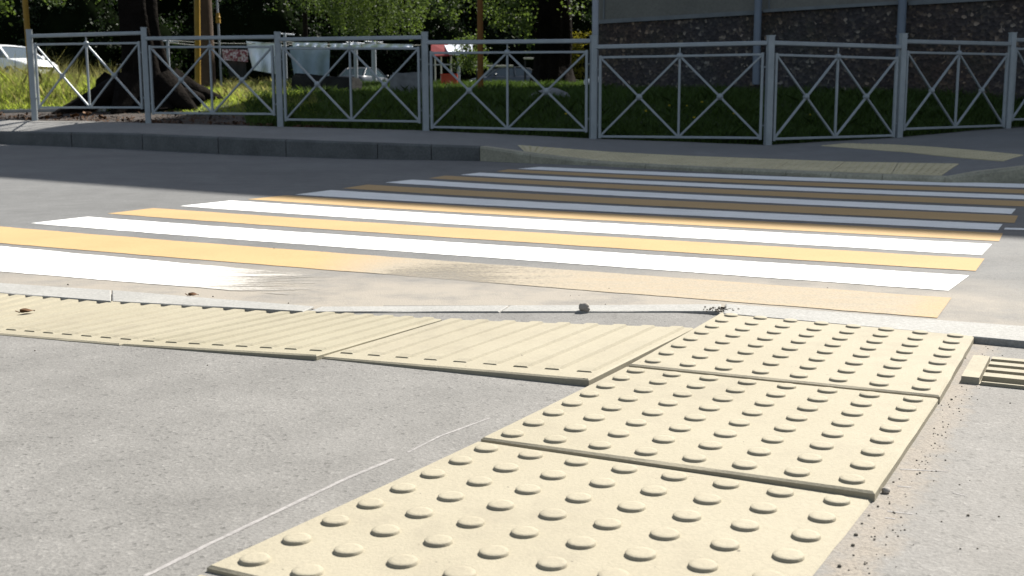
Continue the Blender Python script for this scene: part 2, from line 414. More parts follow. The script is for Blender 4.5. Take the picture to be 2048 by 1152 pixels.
# ------------------------------------------------------------------ painted stripes (children of the road)
def stripe(name, mat, nl, fl, fr, nr, wear, label, n=160, m=8):
    mb = MB(); rows = []; wr = []
    a, b, c, d = [Vector((p.x, p.y, 0)) for p in (nl, fl, fr, nr)]
    for j in range(m + 1):
        t = j / m; r = []
        for i in range(n + 1):
            s = i / n
            p = (a.lerp(d, s)).lerp(b.lerp(c, s), t)
            if j in (0, m): p = p + EY * (.006 * noise.noise(p * 7) + .004 * noise.noise(p * 31))
            r.append((p.x, p.y, zroad(p.x, p.y) + .0014)); wr.append(wear(s, t))
        rows.append(r)
    mb.grid(rows); mb.at['wear'] = wr
    return obj(name, mb, M[mat], road, label=label)
def xline(p, q, xt=.37):                          # where the line p-q meets the right end of the crossing
    c0 = EX * (xt - .7112)
    n = EX; t = (n.dot(c0) - n.dot(p)) / (n.dot(q) - n.dot(p)); v = p + (q - p) * t
    return Vector((v.x, v.y, 0))
lowwear = lambda s, t: .05 + .16 * abs(2 * t - 1) ** 6
SP = [  # colour, near-left, far-left, far-right, near-right
 ('W', (-330, 515), (-230, 477), None, None),
 ('Y', (-110, 477), (-40, 450), (1903, 597), (1874, 637)),
 ('W', (62, 447), (175, 434), (1938, 552), (1897, 582)),
 ('Y', (215, 427.5), (307, 416.5), (1969, 518), (1951, 543)),
 ('W', (360, 412.5), (462, 401.5), (1984, 489), (1963, 511)),
 ('Y', (495, 399), (572, 391), (2006, 467), (1998, 483)),
 ('W', (590, 389.5), (662, 380.5), (2005, 449), (1996, 461)),
 ('Y', (685, 377), (735, 369.5), (2036, 432), (2029, 446.5)),
 ('W', (770, 365.5), (825, 359.5), (2032, 418), (2023, 428.5)),
 ('Y', (858, 357), (890, 351.5), 402.5, 413.5),
 ('W', (920, 350), (960, 345.5), 391, 399),
 ('Y', (992, 343), (1017, 339), 379.5, 387.5),
 ('W', (1035, 338), (1080, 334), 368, 376),
]
ordn = ['nearest', 'second', 'third', 'fourth', 'fifth', 'sixth', 'seventh']
cw = cy_ = 0
for k, (c, nl, fl, fr, nr) in enumerate(SP):
    if k == 0:
        a, b = R(-330, 515), R(-230, 470); 
        d, c_ = R(780, 607), R(800, 566)
        wear = lambda s, t: -.1 + 1.5 * sm((s - .5) / .5) + .12 * (1 - t)
    else:
        a, b = R(*nl), R(*fl)
        if isinstance(fr, tuple): c_, d = R(*fr), R(*nr)
        else: c_, d = xline(b, R(2048, fr)), xline(a, R(2048, nr))
        wear = lowwear
        if k == 1: wear = lambda s, t: -.05 + .95 * sm((s - .43) / .2) - .12 * sm((s - .66) / .1) - .3 * sm((s - .97) / .025) - .15 * sm((.1 - t) / .08) * sm((s - .75) / .1) - .12 * sm((t - .9) / .08) * sm((s - .75) / .1) + .2 * sm((s - .5) / .08) * sm((.7 - s) / .06) * (1 - t)
    if c == 'W': 
        lab = f'{ordn[cw]} white stripe of the crossing counted from the tactile tiles'; cw += 1
        stripe('white_stripe', 'white_paint', a, b, c_, d, wear, lab)
    else:
        lab = f'{ordn[cy_]} yellow stripe of the crossing counted from the tactile tiles'; cy_ += 1
        stripe('yellow_stripe', 'yellow_paint', a, b, c_, d, wear, lab)
stripe('lane_line', 'white_paint', R(2008, 459.5), R(2010, 456), R(2300, 463), R(2300, 468), lambda s, t: .2, 'thin white lane line beside the crossing')

# ------------------------------------------------------------------ near pavement
PZ = -.009
mb = MB(); rows = []; dust = []
kr = [(-900, 520), (-300, 560), (0, 580), (220, 598), (400, 612), (610, 623), (1000, 623), (1430, 622), (1640, 641), (1870, 661), (2048, 679), (2500, 722), (3500, 815)]
bp = [G(x, y, PZ) + EY * .03 for x, y in kr]
fine_b = []
for i in range(len(bp) - 1):
    for j in range(8): fine_b.append(bp[i].lerp(bp[i + 1], j / 8))
fine_b.append(bp[-1])
for t in [0, .05, .1, .17, .25, .35, .5, .7, 1, 1.5, 2.2, 3, 5]:
    r = []
    for p in fine_b:
        q = p - EY * t; xt = (Vector((q.x, q.y, 0)) - KN).dot(EX)
        r.append((q.x, q.y, PZ + .0092 * sm(1 - t / .3) * sm((xt + .85) / .2) * sm((.04 - xt) / .08) + .005 * sm(1 - t / .12) * sm((xt - .5) / .05)))
        d = .25 * sm((xt + .3) / .9)
        dust.append(d)
    rows.append(r)
rows.reverse(); n_ = len(fine_b); dust = sum([dust[i * n_:(i + 1) * n_] for i in range(len(rows) - 1, -1, -1)], [])
mb.grid(rows); mb.at['dust'] = dust
pav = obj('near_pavement', mb, M['pave_near'], kind='structure')
def scratch(pts, w, label, brk=.25):
    mb = MB()
    P = []
    for i in range(len(pts) - 1):
        a, b = G(*pts[i], PZ + .0004), G(*pts[i + 1], PZ + .0004)
        n = max(2, int((b - a).length / .012))
        P += [a.lerp(b, j / n) for j in range(n)]
    for i in range(len(P) - 1):
        d = (P[i + 1] - P[i]).normalized(); s = d.cross(Vector((0, 0, 1)))
        k = noise.noise(P[i] * 40)
        if k < -brk: continue
        w0 = w * (.8 + .9 * abs(noise.noise(P[i] * 9))); w1 = w * (.8 + .9 * abs(noise.noise(P[i + 1] * 9)))
        mb.add([P[i] - s * w0, P[i] + s * w0, P[i + 1] + s * w1, P[i + 1] - s * w1], [(0, 1, 2, 3)])
    if mb.v: obj('chalk_line', mb, M['chalk'], pav, label=label)
scratch([(290, 1152), (420, 1087), (560, 1020), (690, 958), (800, 912)], .0032, 'long pale scratch beside the domed tile column', .6)
scratch([(815, 905), (880, 872), (990, 832)], .002, 'short pale scratch near the ribbed tile corner', .4)
for (a, b) in (((1800, 938), (1920, 944)), ((1795, 972), (1850, 977)), ((1775, 1022), (1850, 1031)), ((1770, 1035), (1810, 1040)), ((1905, 985), (1960, 998))):
    scratch([a, b], .0016, 'pale scrape on the pavement right of the tiles', .3)

# ------------------------------------------------------------------ tactile tiles
def bil(c, u, v): return (c[0].lerp(c[1], u)).lerp(c[3].lerp(c[2], u), v)
def slab(mb, c, th=.03, bev=.004):
    # c: near-left, near-right, far-right, far-left (top level)
    cen = (c[0] + c[1] + c[2] + c[3]) / 4
    top = []; rim = []; bot = []
    n = 12
    edge = []
    for i in range(4):
        a, b = c[i], c[(i + 1) % 4]
        for j in range(n): edge.append(a.lerp(b, j / n))
    for p in edge:
        d = (cen - p).normalized(); w = .0012 * noise.noise(p * 45)
        top.append(p + d * (bev + abs(w))); rim.append(p + d * w + Vector((0, 0, -bev * .6))); bot.append(p + Vector((0, 0, -th)))
    m = len(edge); vs = top + rim + bot
    fs = [tuple(range(m))]
    fs += [(m + i, m + (i + 1) % m, (i + 1) % m, i) for i in range(m)]
    fs += [(2 * m + i, 2 * m + (i + 1) % m, m + (i + 1) % m, m + i) for i in range(m)]
    mb.add(vs, fs)
def domes(mb, c, nu=8, nv=8, r=.0145, h=.0036, seg=24):
    lu = ((c[1] - c[0]).length + (c[2] - c[3]).length) / 2; lv = ((c[3] - c[0]).length + (c[2] - c[1]).length) / 2
    for i in range(nu):
        for j in range(nv):
            u0, v0 = (i + .5) / nu, (j + .5) / nv
            jr = 1 + random.uniform(-.04, .04); vs = []; fs = []
            R4 = [(1.0, -.001), (.96, .74), (.9, .96), (.6, 1.0)]
            for (rr, hh) in R4:
                for k in range(seg):
                    a = 2 * PI * k / seg
                    p = bil(c, u0 + math.cos(a) * r * jr * rr / lu, v0 + math.sin(a) * r * jr * rr / lv); vs.append(p + Vector((0, 0, h * hh)))
            vs.append(bil(c, u0, v0) + Vector((0, 0, h * 1.02)))
            for q in range(3):
                fs += [(q * seg + k, q * seg + (k + 1) % seg, (q + 1) * seg + (k + 1) % seg, (q + 1) * seg + k) for k in range(seg)]
            fs += [(3 * seg + k, 3 * seg + (k + 1) % seg, 4 * seg) for k in range(seg)]
            mb.add(vs, fs, True)
def ribs(mb, c, n=8, w=.022, h=.0042, inset=.035):
    lu = (c[1] - c[0]).length; lv = (c[3] - c[0]).length; hw = w / lu / 2; bv = .004 / lu
    for i in range(n):
        u = (i + .5) / n; vs = []
        prof = [(-hw - bv, -.001), (-hw, h), (hw, h), (hw + bv, -.001)]
        m = 14
        for j in range(m + 1):
            v = inset / lv + (1 - inset / lv * 1.3) * j / m
            e = .5 if j == 0 else 1
            if j == 1: v = inset / lv + .014 / lv
            vs += [bil(c, u + p, v) + Vector((0, 0, q * e if q > 0 else q)) for p, q in prof]
        fs = [(j * 4 + k, j * 4 + k + 1, j * 4 + k + 5, j * 4 + k + 4) for j in range(m) for k in range(3)]
        fs += [(0, 3, 2, 1), tuple(m * 4 + k for k in range(4))]
        mb.add(vs, fs)
gN = 'domed tiles in the column towards the crossing'
tA = [G(1258, 728, .003), G(1880, 791, .004), G(1950, 670, .004), G(1443, 624, .002)]
tB = [G(961, 875, 0), G(1750, 984, .002), G(1877, 796, .001), G(1251, 732.5, .001)]
c00 = G(413, 1131, -.003); c10 = c00 + (tB[1] - tB[0]); c10.z = -.006
tC = [c00, c10, G(1745, 996, -.0065), G(955, 881, -.003)]
off = EY * .5
tD = [c00 - off - EY * .008 + Vector((0, 0, -.004)), c10 - off - EY * .008, c10 - EY * .008 + Vector((0, 0, -.003)), c00 - EY * .008 + Vector((0, 0, -.004))]
for c, lab in ((tA, 'cream domed tactile tile touching the pale kerb, farthest of its column'), (tB, 'cream domed tactile tile between two others in the column, whole in view'),
               (tC, 'large cream domed tactile tile with a brown front edge below the middle one'), (tD, 'cream domed tactile tile mostly cut off at the bottom of the view')):
    mb = MB(); slab(mb, c); domes(mb, c); obj('tactile_tile', mb, M['tile'], label=lab, cat='paving tile', group=gN)
gR = 'ribbed tiles in the row along the near kerb'
e0 = [G(640, 713, -.005), G(1178, 758, .003), G(1388, 655, .003), G(892, 638, .003)]
e1 = [G(243, 688, -.006), G(633, 710, .001), G(884, 637.5, .0025), G(575, 621, -.003)]
e2 = [G(-62, 662, -.006), G(238, 687.5, -.005), G(570, 621, -.004), G(235, 601, -.003)]
e3 = [G(-310, 642, -.006), G(-66, 662, -.006), G(231, 601, -.003), G(-50, 577, -.003)]
for c, n, lab in ((e0, 9, 'cream ribbed tactile tile with a dark raised corner beside the domed column'), (e1, 8, 'cream ribbed tactile tile in the middle of the row along the kerb'),
               (e2, 8, 'cream ribbed tactile tile with a dead brown leaf on it'), (e3, 8, 'cream ribbed tactile tile cut off at the left edge')):
    mb = MB(); slab(mb, c); ribs(mb, c, n); obj('tactile_tile', mb, M['tile'], label=lab, cat='paving tile', group=gR)
# barred tile at the right edge
f0 = [G(1917, 764, -.0075), G(1917, 764, -.0075) + EX * .5, G(1943, 719, -.0075) + EX * .5, G(1943, 719, -.0075)]
mb = MB(); slab(mb, f0)
lv = (f0[3] - f0[0]).length; lu = .5
def bbox(mb, u0, u1, v0, v1, h):
    q = [bil(f0, u0, v0), bil(f0, u1, v0), bil(f0, u1, v1), bil(f0, u0, v1)]
    i = .0015
    cen = (q[0] + q[1] + q[2] + q[3]) / 4
    t = [p + (cen - p).normalized() * i * 2 + Vector((0, 0, h)) for p in q]; b_ = [p + Vector((0, 0, -.001)) for p in q]
    mb.add(t + b_, [(0, 1, 2, 3)] + [(4 + k, 4 + (k + 1) % 4, (k + 1) % 4, k) for k in range(4)])
bbox(mb, .006, .06, .004, .996, .0095); bbox(mb, .061, .99, .002, .03, .004)
for k in range(4):
    v0 = .06 + k * .245; bbox(mb, .061, .98, v0 + (.075 if k else .05), min(.98, v0 + .2), .0095)
obj('tactile_tile', mb, M['tile'], label='cream tile with long thick bars and dark grooves at the right edge', cat='paving tile')

# ------------------------------------------------------------------ near kerb
def kerbstone(top, mat, label, group, th=.2, bev=.003):
    mb = MB(); slab(mb, top, th, bev); return obj('kerb_stone', mb, mat, label=label, cat='kerb stone', group=group)
def kerbrun(near, far, z, cuts, mat, labels, group):
    a = [G(x, y, z) for x, y in near]; b = [G(x, y, z) for x, y in far]
    for k in range(len(cuts) - 1):
        s, e = cuts[k], cuts[k + 1]
        q = [a[0].lerp(a[1], s), a[0].lerp(a[1], e), b[0].lerp(b[1], e), b[0].lerp(b[1], s)]
        g = (q[1] - q[0]).normalized() * .0012
        kerbstone([q[0] + g, q[1] - g, q[2] - g, q[3] + g], mat, labels[min(k, len(labels) - 1)], group)
gk = 'pale kerb stones between the tactile tiles and the crossing'
kerbrun([(1446, 626), (2048, 682)], [(1450, 607), (2048, 652)], .004, [0, 1.35, 3.2, 5.2, 8], M['kerb_pale'],
        ['pale kerb stone directly behind the column of domed tiles', 'pale kerb stone beyond the right edge'], gk)
kerbrun([(612, 623), (1440, 622)], [(640, 613), (1444, 608)], .0015, [0, .47, 1], M['kerb_pale'],
        ['thin pale kerb stone behind the ribbed tiles without the pebble', 'thin pale kerb stone carrying a round snail-like pebble'], gk)
for (n0, n1, f0_, f1_, lab) in (((-40, 582), (222, 602), (-40, 563), (222, 580), 'pale flush kerb stone at the left edge behind the ribbed tiles'),
                                ((224, 602), (606, 622), (224, 580), (628, 612.5), 'pale flush kerb stone meeting the asphalt wedge')):
    kerbstone([G(*n0, .002), G(*n1, .004), G(*f1_, .004), G(*f0_, .002)], M['kerb_pale'], lab, gk)

# ------------------------------------------------------------------ far kerb and pavement
KB = [(-450, 272, .15), (0, 288, .149), (250, 298, .168), (480, 310, .161), (720, 318, .148), (960, 322, .126), (1060, 327, .077), (1180, 331, .034), (1300, 338, .035), (1400, 343.5, .035), (1550, 350.7, .035), (1700, 358.5, .035), (1890, 365.5, .035), (1954, 365.5, .062), (2048, 367, .104), (2250, 371, .12), (3100, 374, .12)]
kbot = [R(x, y) for x, y, h in KB]; ktop = [p + Vector((0, 0, h)) for p, (x, y, h) in zip(kbot, KB)]
def along(pl, t):                                 # t in segment units
    i = max(0, min(len(pl) - 2, int(t))); return pl[i].lerp(pl[i + 1], t - i)
def inward(i):
    a, b = kbot[max(0, i - 1)], kbot[min(len(kbot) - 1, i + 1)]
    d = (b - a); d.z = 0; d.normalize(); return Vector((-d.y, d.x, 0))
IN = [inward(i) for i in range(len(kbot))]
def kprism(t0, t1, w, mat, label, group, lift=.006):
    mb = MB(); vs = []; n = 6
    for j in range(n + 1):
        t = t0 + (t1 - t0) * (j / n); t = min(max(t, t0 + .004), t1 - .004) if j in (0, n) else t
        f = along(ktop, t); i_ = along(IN, t).normalized(); b = along(kbot, t)
        u = Vector((0, 0, 1))
        vs += [b - u * .1, f - u * .012 + u * lift * 0, f + i_ * .012 + u * lift, f + i_ * w + u * lift, f + i_ * w - u * .12]
    fs = [(j * 5 + k, (j + 1) * 5 + k, (j + 1) * 5 + k + 1, j * 5 + k + 1) for j in range(n) for k in range(4)]
    fs += [(0, 1, 2, 3, 4), tuple(n * 5 + k for k in (4, 3, 2, 1, 0))]
    mb.add(vs, fs); obj('kerb_stone', mb, mat, label=label, cat='kerb stone', group=group)
gl = 'raised grey kerb stones below the metal fence'
cuts = [0, .5, 1, 1.6, 2.17, 2.83, 3.4, 4.15, 4.6, 5.0]
for k in range(len(cuts) - 1):
    kprism(cuts[k], cuts[k + 1], .15, M['kerb_grey'], 'grey concrete kerb stone in the raised shaded row below the fence', gl)
kprism(5.0, 6.0, .15, M['kerb_warm'], 'yellowish kerb stone at the high end of the ramp beside the crossing', 'dropped kerb stones behind the crossing')
kprism(6.0, 7.0, .15, M['kerb_warm'], 'yellowish kerb stone sloping down flush to the road', 'dropped kerb stones behind the crossing')
for a, b in ((7, 7.93), (7.93, 8.8), (8.8, 9.57), (9.57, 10.15), (10.15, 10.75), (10.75, 11.35), (11.35, 12)):
    kprism(a, b, .13, M['kerb_warm'], 'low kerb stone flush behind the last white stripe', 'dropped kerb stones behind the crossing', .003)
kprism(12, 14.0, .15, M['kerb_warm'], 'mossy kerb stone rising at the right end of the far tactile tiles', 'dropped kerb stones behind the crossing')
kprism(14.0, 16, .15, M['kerb_warm'], 'kerb stone beyond the mossy rising one', 'dropped kerb stones behind the crossing')

bk_px = [-450, 0, 200, 380, 640, 850, 950, 1080, 1187, 1300, 1400, 1540, 1680, 1800, 1950, 2205, 2206]
def fence_at(px):
    tab = [(-450, None)] + [(p[0], FBASE[i]) for i, p in enumerate(POSTS)]
    if px <= 64:
        x = lerp1(px, [-450, 64], [-10.5, FBASE[0].x]); return Vector((x, Yf(x), zfence(x)))
    for i in range(len(POSTS) - 1):
        if px <= POSTS[i + 1][0]:
            return FBASE[i].lerp(FBASE[i + 1], (px - POSTS[i][0]) / (POSTS[i + 1][0] - POSTS[i][0]))
    return FBASE[-1] + Vector((4.5, .9, .1))
back = [fence_at(p) + Vector((0, .02, .004)) for p in bk_px]
mb = MB(); rows = []; dust = []
NT = 10; NS = 6
for j in range(NT + 1):
    t = j / NT; r = []
    for k in range((len(KB) - 1) * NS + 1):
        s = k / NS
        f = along(ktop, s) + along(IN, s) * .02 - Vector((0, 0, .006)); b = along(back, s)
        p = f.lerp(b, t); 
        r.append((p.x, p.y, p.z)); dust.append(.35 * sm((t - .75) / .25) + (.15 if s < 6 else .1))
    rows.append(r)
mb.grid(rows); mb.at['dust'] = dust
fp = obj('far_pavement', mb, M['pave_far'], kind='structure')
BV = BVHTree.FromPolygons([Vector(v) for v in mb.v], mb.f)
def P_(px, py, dz=.006):
    h = BV.ray_cast(CAM, ray(px, py).normalized())
    p = h[0] if h[0] else R(px, py, .036)
    return p + Vector((0, 0, dz))
gF = 'tactile tiles along the far kerb'
bot = [(1048, 303), (1110, 311), (1178, 320), (1250, 324.8), (1340, 330.5), (1440, 335), (1550, 339.5), (1664, 344), (1783, 348.5), (1883, 352)]
top = [(1035, 291), (1150, 299.5), (1225, 305), (1300, 309), (1385, 313), (1480, 316.5), (1585, 320.5), (1690, 324.5), (1797, 326.5), (1918, 328.5)]
for k in range(9):
    q = [P_(*bot[k]), P_(*bot[k + 1]), P_(*top[k + 1]), P_(*top[k])]
    c_ = (q[0] + q[1] + q[2] + q[3]) / 4; q = [p.lerp(c_, .012) for p in q]
    mb = MB(); slab(mb, q, .03, .003); domes(mb, q, 7, 7, .012, .005, 8)
    lab = 'shaded beige tactile tile in the row along the far kerb'
    if k == 0: lab = 'shaded beige tactile tile at the ramp end of the far row'
    if k == 8: lab = 'shaded beige tactile tile ending the far row at the mossy kerb'
    obj('tactile_tile', mb, M['tile_far'], label=lab, cat='paving tile', group=gF)
gF2 = 'tactile tiles crossing the far pavement by the fence'
nb = [(1641, 292), (1735, 299), (1820, 305.5), (1905, 314.5), (2007, 323)]; fb = [(1690, 287.5), (1787, 290), (1870, 295), (1950, 301.5), (2047, 311)]
for k in range(4):
    q = [P_(*nb[k]), P_(*nb[k + 1]), P_(*fb[k + 1]), P_(*fb[k])]
    c_ = (q[0] + q[1] + q[2] + q[3]) / 4; q = [p.lerp(c_, .01) for p in q]
    mb = MB(); slab(mb, q, .03, .003); domes(mb, q, 7, 7, .012, .005, 8)
    obj('tactile_tile', mb, M['tile_far'], label='shaded beige tactile tile in the slanting row before the fence corner', cat='paving tile', group=gF2)

# ------------------------------------------------------------------ fence
fence = empty('pedestrian_fence', FBASE[4], label='grey galvanised pedestrian fence of crossed bars along the far pavement', cat='fence')
PT = []
for (px, yt, yb), b in zip(POSTS, FBASE):
    d = W(px, yt, b.y); h = max(1.1, min(1.2, d.z - b.z)); PT.append(h)
    mb = MB(); mb.bar(b - Vector((0, 0, .15)), b + Vector((0, 0, h)), .07, .07, up=Vector((-.3, .95, 0)), ch=.12)
    mb.box(b + Vector((0, 0, h + .003)), (.074, .074, .008), .3)
    obj('post', mb, M['galv'], fence)
def rails(px, dy): return None
# handrail / second rail / bottom rail heights per panel end, from the survey (px offsets from the post top and foot)
RAIL = [  # (left: handrail y, second y, bottom y), (right: ...)
 ((72, 89, 215), (66, 86, 215)), ((77, 94, 226), (74, 94, 228)), ((79, 97, 239), (75, 97, 243)), ((85, 106, 254), (82, 104, 261)),
 ((94, 115, 273), (86, 109, 276)), ((86, 110, 278), (94, 117, 271)), ((83, 105, 258), (88, 109, 251)), ((80, 98, 239), (80, 97, 236))]
for i in range(8):
    A, B = FBASE[i], FBASE[i + 1]; dv = (B - A); dv.z = 0; ln = dv.length; dv.normalize(); perp = Vector((-dv.y, dv.x, 0))
    (ha, sa, ba), (hb, sb, bb) = RAIL[i]
    def pt(end, yy, ins):
        p = (A + dv * ins) if end == 0 else (B - dv * ins)
        px = 1024 + F * (p.x / p.y) * .995
        return Vector((p.x, p.y, W(px, yy, p.y).z))
    LH, LS, LB_ = pt(0, ha, .03), pt(0, sa, .075), pt(0, ba, .075)
    RH, RS, RB = pt(1, hb, .03), pt(1, sb, .075), pt(1, bb, .075)
    cS, cB, cH = (LS + RS) / 2, (LB_ + RB) / 2, (LH + RH) / 2
    fr = MB(); 
    fr.bar(LS, RS, .026, .026); fr.bar(LB_, RB, .026, .026)
    fr.bar(LS + Vector((0, 0, .02)), LB_ - Vector((0, 0, .02)), .03, .03, up=perp); fr.bar(RS + Vector((0, 0, .02)), RB - Vector((0, 0, .02)), .03, .03, up=perp)
    for (u, z_) in ((.0, .85), (0, .15)):                                    # fixing lugs to the posts
        for e, (s_, b_) in enumerate(((LS, LB_), (RS, RB))):
            q = b_.lerp(s_, z_); o_ = dv * (-.045 if e == 0 else .045); fr.bar(q, q + o_, .02, .012)
    panel = obj('panel', fr, M['galv'], fence)
    mb = MB(); mb.bar(LH, RH, .045, .045); obj('handrail', mb, M['galv'], panel)
    mb = MB(); mb.bar(cS - Vector((0, 0, .01)), cB, .024, .024, up=perp); mb.tube([cS, cH - Vector((0, 0, .02))], .008, 8); obj('centre_bar', mb, M['galv'], panel)
    for (a, b) in ((LS, cB), (LB_, cS), (cS, RB), (cB, RS)):
        mb = MB(); d_ = (b - a).normalized() * .02; mb.bar(a + d_, b - d_, .022, .022, up=perp); obj('diagonal_bar', mb, M['galv'], panel)
    for c_ in ((LS + cB) / 2, (cS + RB) / 2, cS):
        mb = MB(); mb.blob(c_, (.036, .028, .036), 2, 0, 1); obj('boss', mb, M['galv'], panel)
# slim sign pole right behind a fence post
q = W(1189, 276, 12.38)
mb = MB(); mb.tube([Vector((q.x, q.y, q.z - .2)), Vector((q.x, q.y, q.z + 2.9))], .036, 14); mb.blob((q.x, q.y, q.z + 2.9), (.037, .037, .015), 2, 0)
obj('sign_pole', mb, M['pole_grey'], label='tall pale grey pole rising out of view behind a fence post', cat='pole')

# ------------------------------------------------------------------ building
C0 = W(1196, 188, 20.0); FA = math.radians(-34); A_ = Vector((math.cos(FA), math.sin(FA), 0)); N_ = Vector((-A_.y, A_.x, 0)); BL, BD = 15.5, 11.0
SD = Vector((.68, .733, 0)).normalized(); EL = math.radians(47)
_s0 = Vector((-.8, 5.48, 0)); _t = (Vector((C0.x, C0.y, 0)) - N_ * .3 - _s0).dot(N_) / SD.dot(N_)
BH = _t * math.tan(EL) - .25
bz = C0.z
bld = empty('apartment_block', C0, label='dark shaded apartment block with pebble-dashed plinth behind the fence', cat='building')
def bq(s, t, z, o=0): return Vector((C0.x, C0.y, 0)) + A_ * s + N_ * (t - o) + Vector((0, 0, z))
def bbx(mb, s0, s1, t0, t1, z0, z1):
    vs = [bq(s, t, z) for s in (s0, s1) for t in (t0, t1) for z in (z0, z1)]
    mb.add(vs, [(0, 1, 3, 2), (4, 6, 7, 5), (0, 4, 5, 1), (2, 3, 7, 6), (0, 2, 6, 4), (1, 5, 7, 3)])
def zat(px, py):                                   # survey: height of a sight line on the facade plane
    d = ray(px, py); n = N_; t = (Vector((C0.x, C0.y, 0)) - Vector((0, 0, 0))).dot(n) / Vector((d.x, d.y, 0)).dot(n); p = CAM + d * t
    return p, (p - Vector((C0.x, C0.y, 0))).dot(A_)
p1, s_end1 = zat(1524, 24); p2, s_end2 = zat(1811, 14)
zp = zat(1350, 33)[0].z
mb = MB(); bbx(mb, 0, BL, 0, BD, zp, BH); obj('wall', mb, M['wall'], bld)
mb = MB(); bbx(mb, -.04, BL + .04, -.05, BD + .05, bz - .8, zp - .002)
obj('plinth', mb, M['pebbledash'], bld)
mb = MB(); bbx(mb, -.06, s_end1 - .06, -.09, -.052, zp - .055, zp + .012); bbx(mb, s_end1 + .06, s_end2 - .06, -.11, -.052, zp - .03, zp + .02); bbx(mb, s_end2 + .06, BL, -.09, -.052, zp - .05, zp + .012)
obj('drip_ledge', mb, M['wall_trim'], bld)
mb = MB(); bbx(mb, -.3, BL + .3, -.3, BD + .3, BH + .002, BH + .25); obj('roof', mb, M['wall_trim'], bld)
for s_, w_ in ((s_end1, .06), (s_end2, .062)):
    mb = MB(); a = bq(s_, -.17, bz + .1); mb.tube([a, Vector((a.x, a.y, BH))], w_, 12)
    for zz in (zp - .5, zp + 1.2): mb.box(bq(s_, -.1, zz), (.16, .14, .03), math.atan2(A_.y, A_.x))
    obj('downpipe', mb, M['metal_pipe'], bld)
mb = MB()
for k, s_ in enumerate((s_end1 - 2.9, s_end1 + .12, s_end2 - .12)): bbx(mb, s_ - .012, s_ + .012, -.02, -.003, zp + .03, BH)
obj('panel_joint', mb, M['wall_trim'], bld)

# ------------------------------------------------------------------ vegetation
def leaves(C, size, up=0.0):
    n = len(C); U = RNG.normal(size=(n, 3)); U[:, 2] -= up; U /= np.linalg.norm(U, axis=1)[:, None]
    T = RNG.normal(size=(n, 3)); V = np.cross(U, T); V /= np.linalg.norm(V, axis=1)[:, None]
    s = size * RNG.uniform(.6, 1.3, (n, 1)); return C, U * s * .5, V * s * .5
def clumps(n_cl, per, cen, rad, cl_r, low=-1.):
    d = RNG.normal(size=(n_cl, 3)); d /= np.linalg.norm(d, axis=1)[:, None]; d[:, 2] = np.maximum(d[:, 2], low)
    c = np.array(cen) + d * np.array(rad) * RNG.uniform(.62, 1.05, (n_cl, 1))
    P = np.repeat(c, per, 0) + RNG.normal(size=(n_cl * per, 3)) * cl_r * np.repeat(RNG.uniform(.5, 1.3, (n_cl, 1)), per, 0)
    return P
def trunk(mb, base, top, r0, r1, lean=.15, flare=1.7, n=14, k=10):
    base = Vector(base); top = Vector(top); pts = []; rad = []
    for i in range(k + 1):
        t = i / k; p = base.lerp(top, t) + Vector((noise.noise(Vector((t * 3, base.x, 0))), noise.noise(Vector((t * 3, base.x, 9))), 0)) * lean * t
        pts.append(p); rad.append((r0 + (r1 - r0) * t) * (1 + (flare - 1) * max(0, 1 - t * 6) ** 2))
    mb.tube(pts, rad, n, True, True, .25); return pts
def tree(name, px, Y, tr, crown_c, crown_r, n_cl, per, cl_r, size, mat, label, group=None, bark='bark', core=True, limbs=5, low=-1., trunk_top=None):
    b = onlawn(px, Y); b.z -= .05
    t = empty(name, b, label=label, cat='tree', group=group)
    mb = MB(); top = Vector((b.x + crown_c[0], b.y + crown_c[1], b.z + crown_c[2] + (trunk_top or .3 * crown_r[2])))
    pts = trunk(mb, b, top, tr, tr * .45)
    cc = Vector((b.x + crown_c[0], b.y + crown_c[1], b.z + crown_c[2]))
    for i in range(limbs):
        a = 2 * PI * i / limbs + random.random(); q = pts[5 + i % 5]
        e = cc + Vector((math.cos(a) * crown_r[0] * .7, math.sin(a) * crown_r[1] * .7, random.uniform(-.3, .5) * crown_r[2]))
        mb.tube([q, q.lerp(e, .5) + Vector((0, 0, .3)), e], [tr * .4, tr * .22, tr * .06], 7, False)
    obj('trunk', mb, M[bark], t)
    P = clumps(n_cl, per, cc, crown_r, cl_r, low)
    ex = None
    if core: ex = MB(); ex.blob(cc, [k * .8 for k in crown_r], 3, .5, 1.6, px)  # opaque near-black blob added inside the crown to block sun and sky
    C, U, V = leaves(P, size); n = len(C); Q = np.empty((n, 4, 3)); Q[:, 0] = C - U; Q[:, 1] = C - V * .6; Q[:, 2] = C + U; Q[:, 3] = C + V * .6
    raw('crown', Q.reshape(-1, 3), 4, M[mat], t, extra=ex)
    return t
def shrub(px, Y, r, n_cl, per, size, mat, label, group=None, core=True):
    b = onlawn(px, Y); t = empty('shrub', b, label=label, cat='shrub', group=group)
    c = b + Vector((0, 0, r[2] * .8))
    mb = MB()
    for i in range(5):
        a = i * 1.3; mb.tube([b - Vector((0, 0, .1)), c + Vector((math.cos(a) * r[0] * .5, math.sin(a) * r[1] * .5, r[2] * .3))], [.03, .01], 5, False)
    obj('stem', mb, M['bark'], t)
    ex = None
    if core: ex = MB(); ex.blob(c, [k * .78 for k in r], 3, .45, 1.7, px)  # dark filler blob added within the leaves to keep sun and sky out
    C, U, V = leaves(clumps(n_cl, per, c, r, .22), size); n = len(C); Q = np.empty((n, 4, 3)); Q[:, 0] = C - U; Q[:, 1] = C - V * .6; Q[:, 2] = C + U; Q[:, 3] = C + V * .6
    raw('foliage', Q.reshape(-1, 3), 4, M[mat], t, extra=ex)
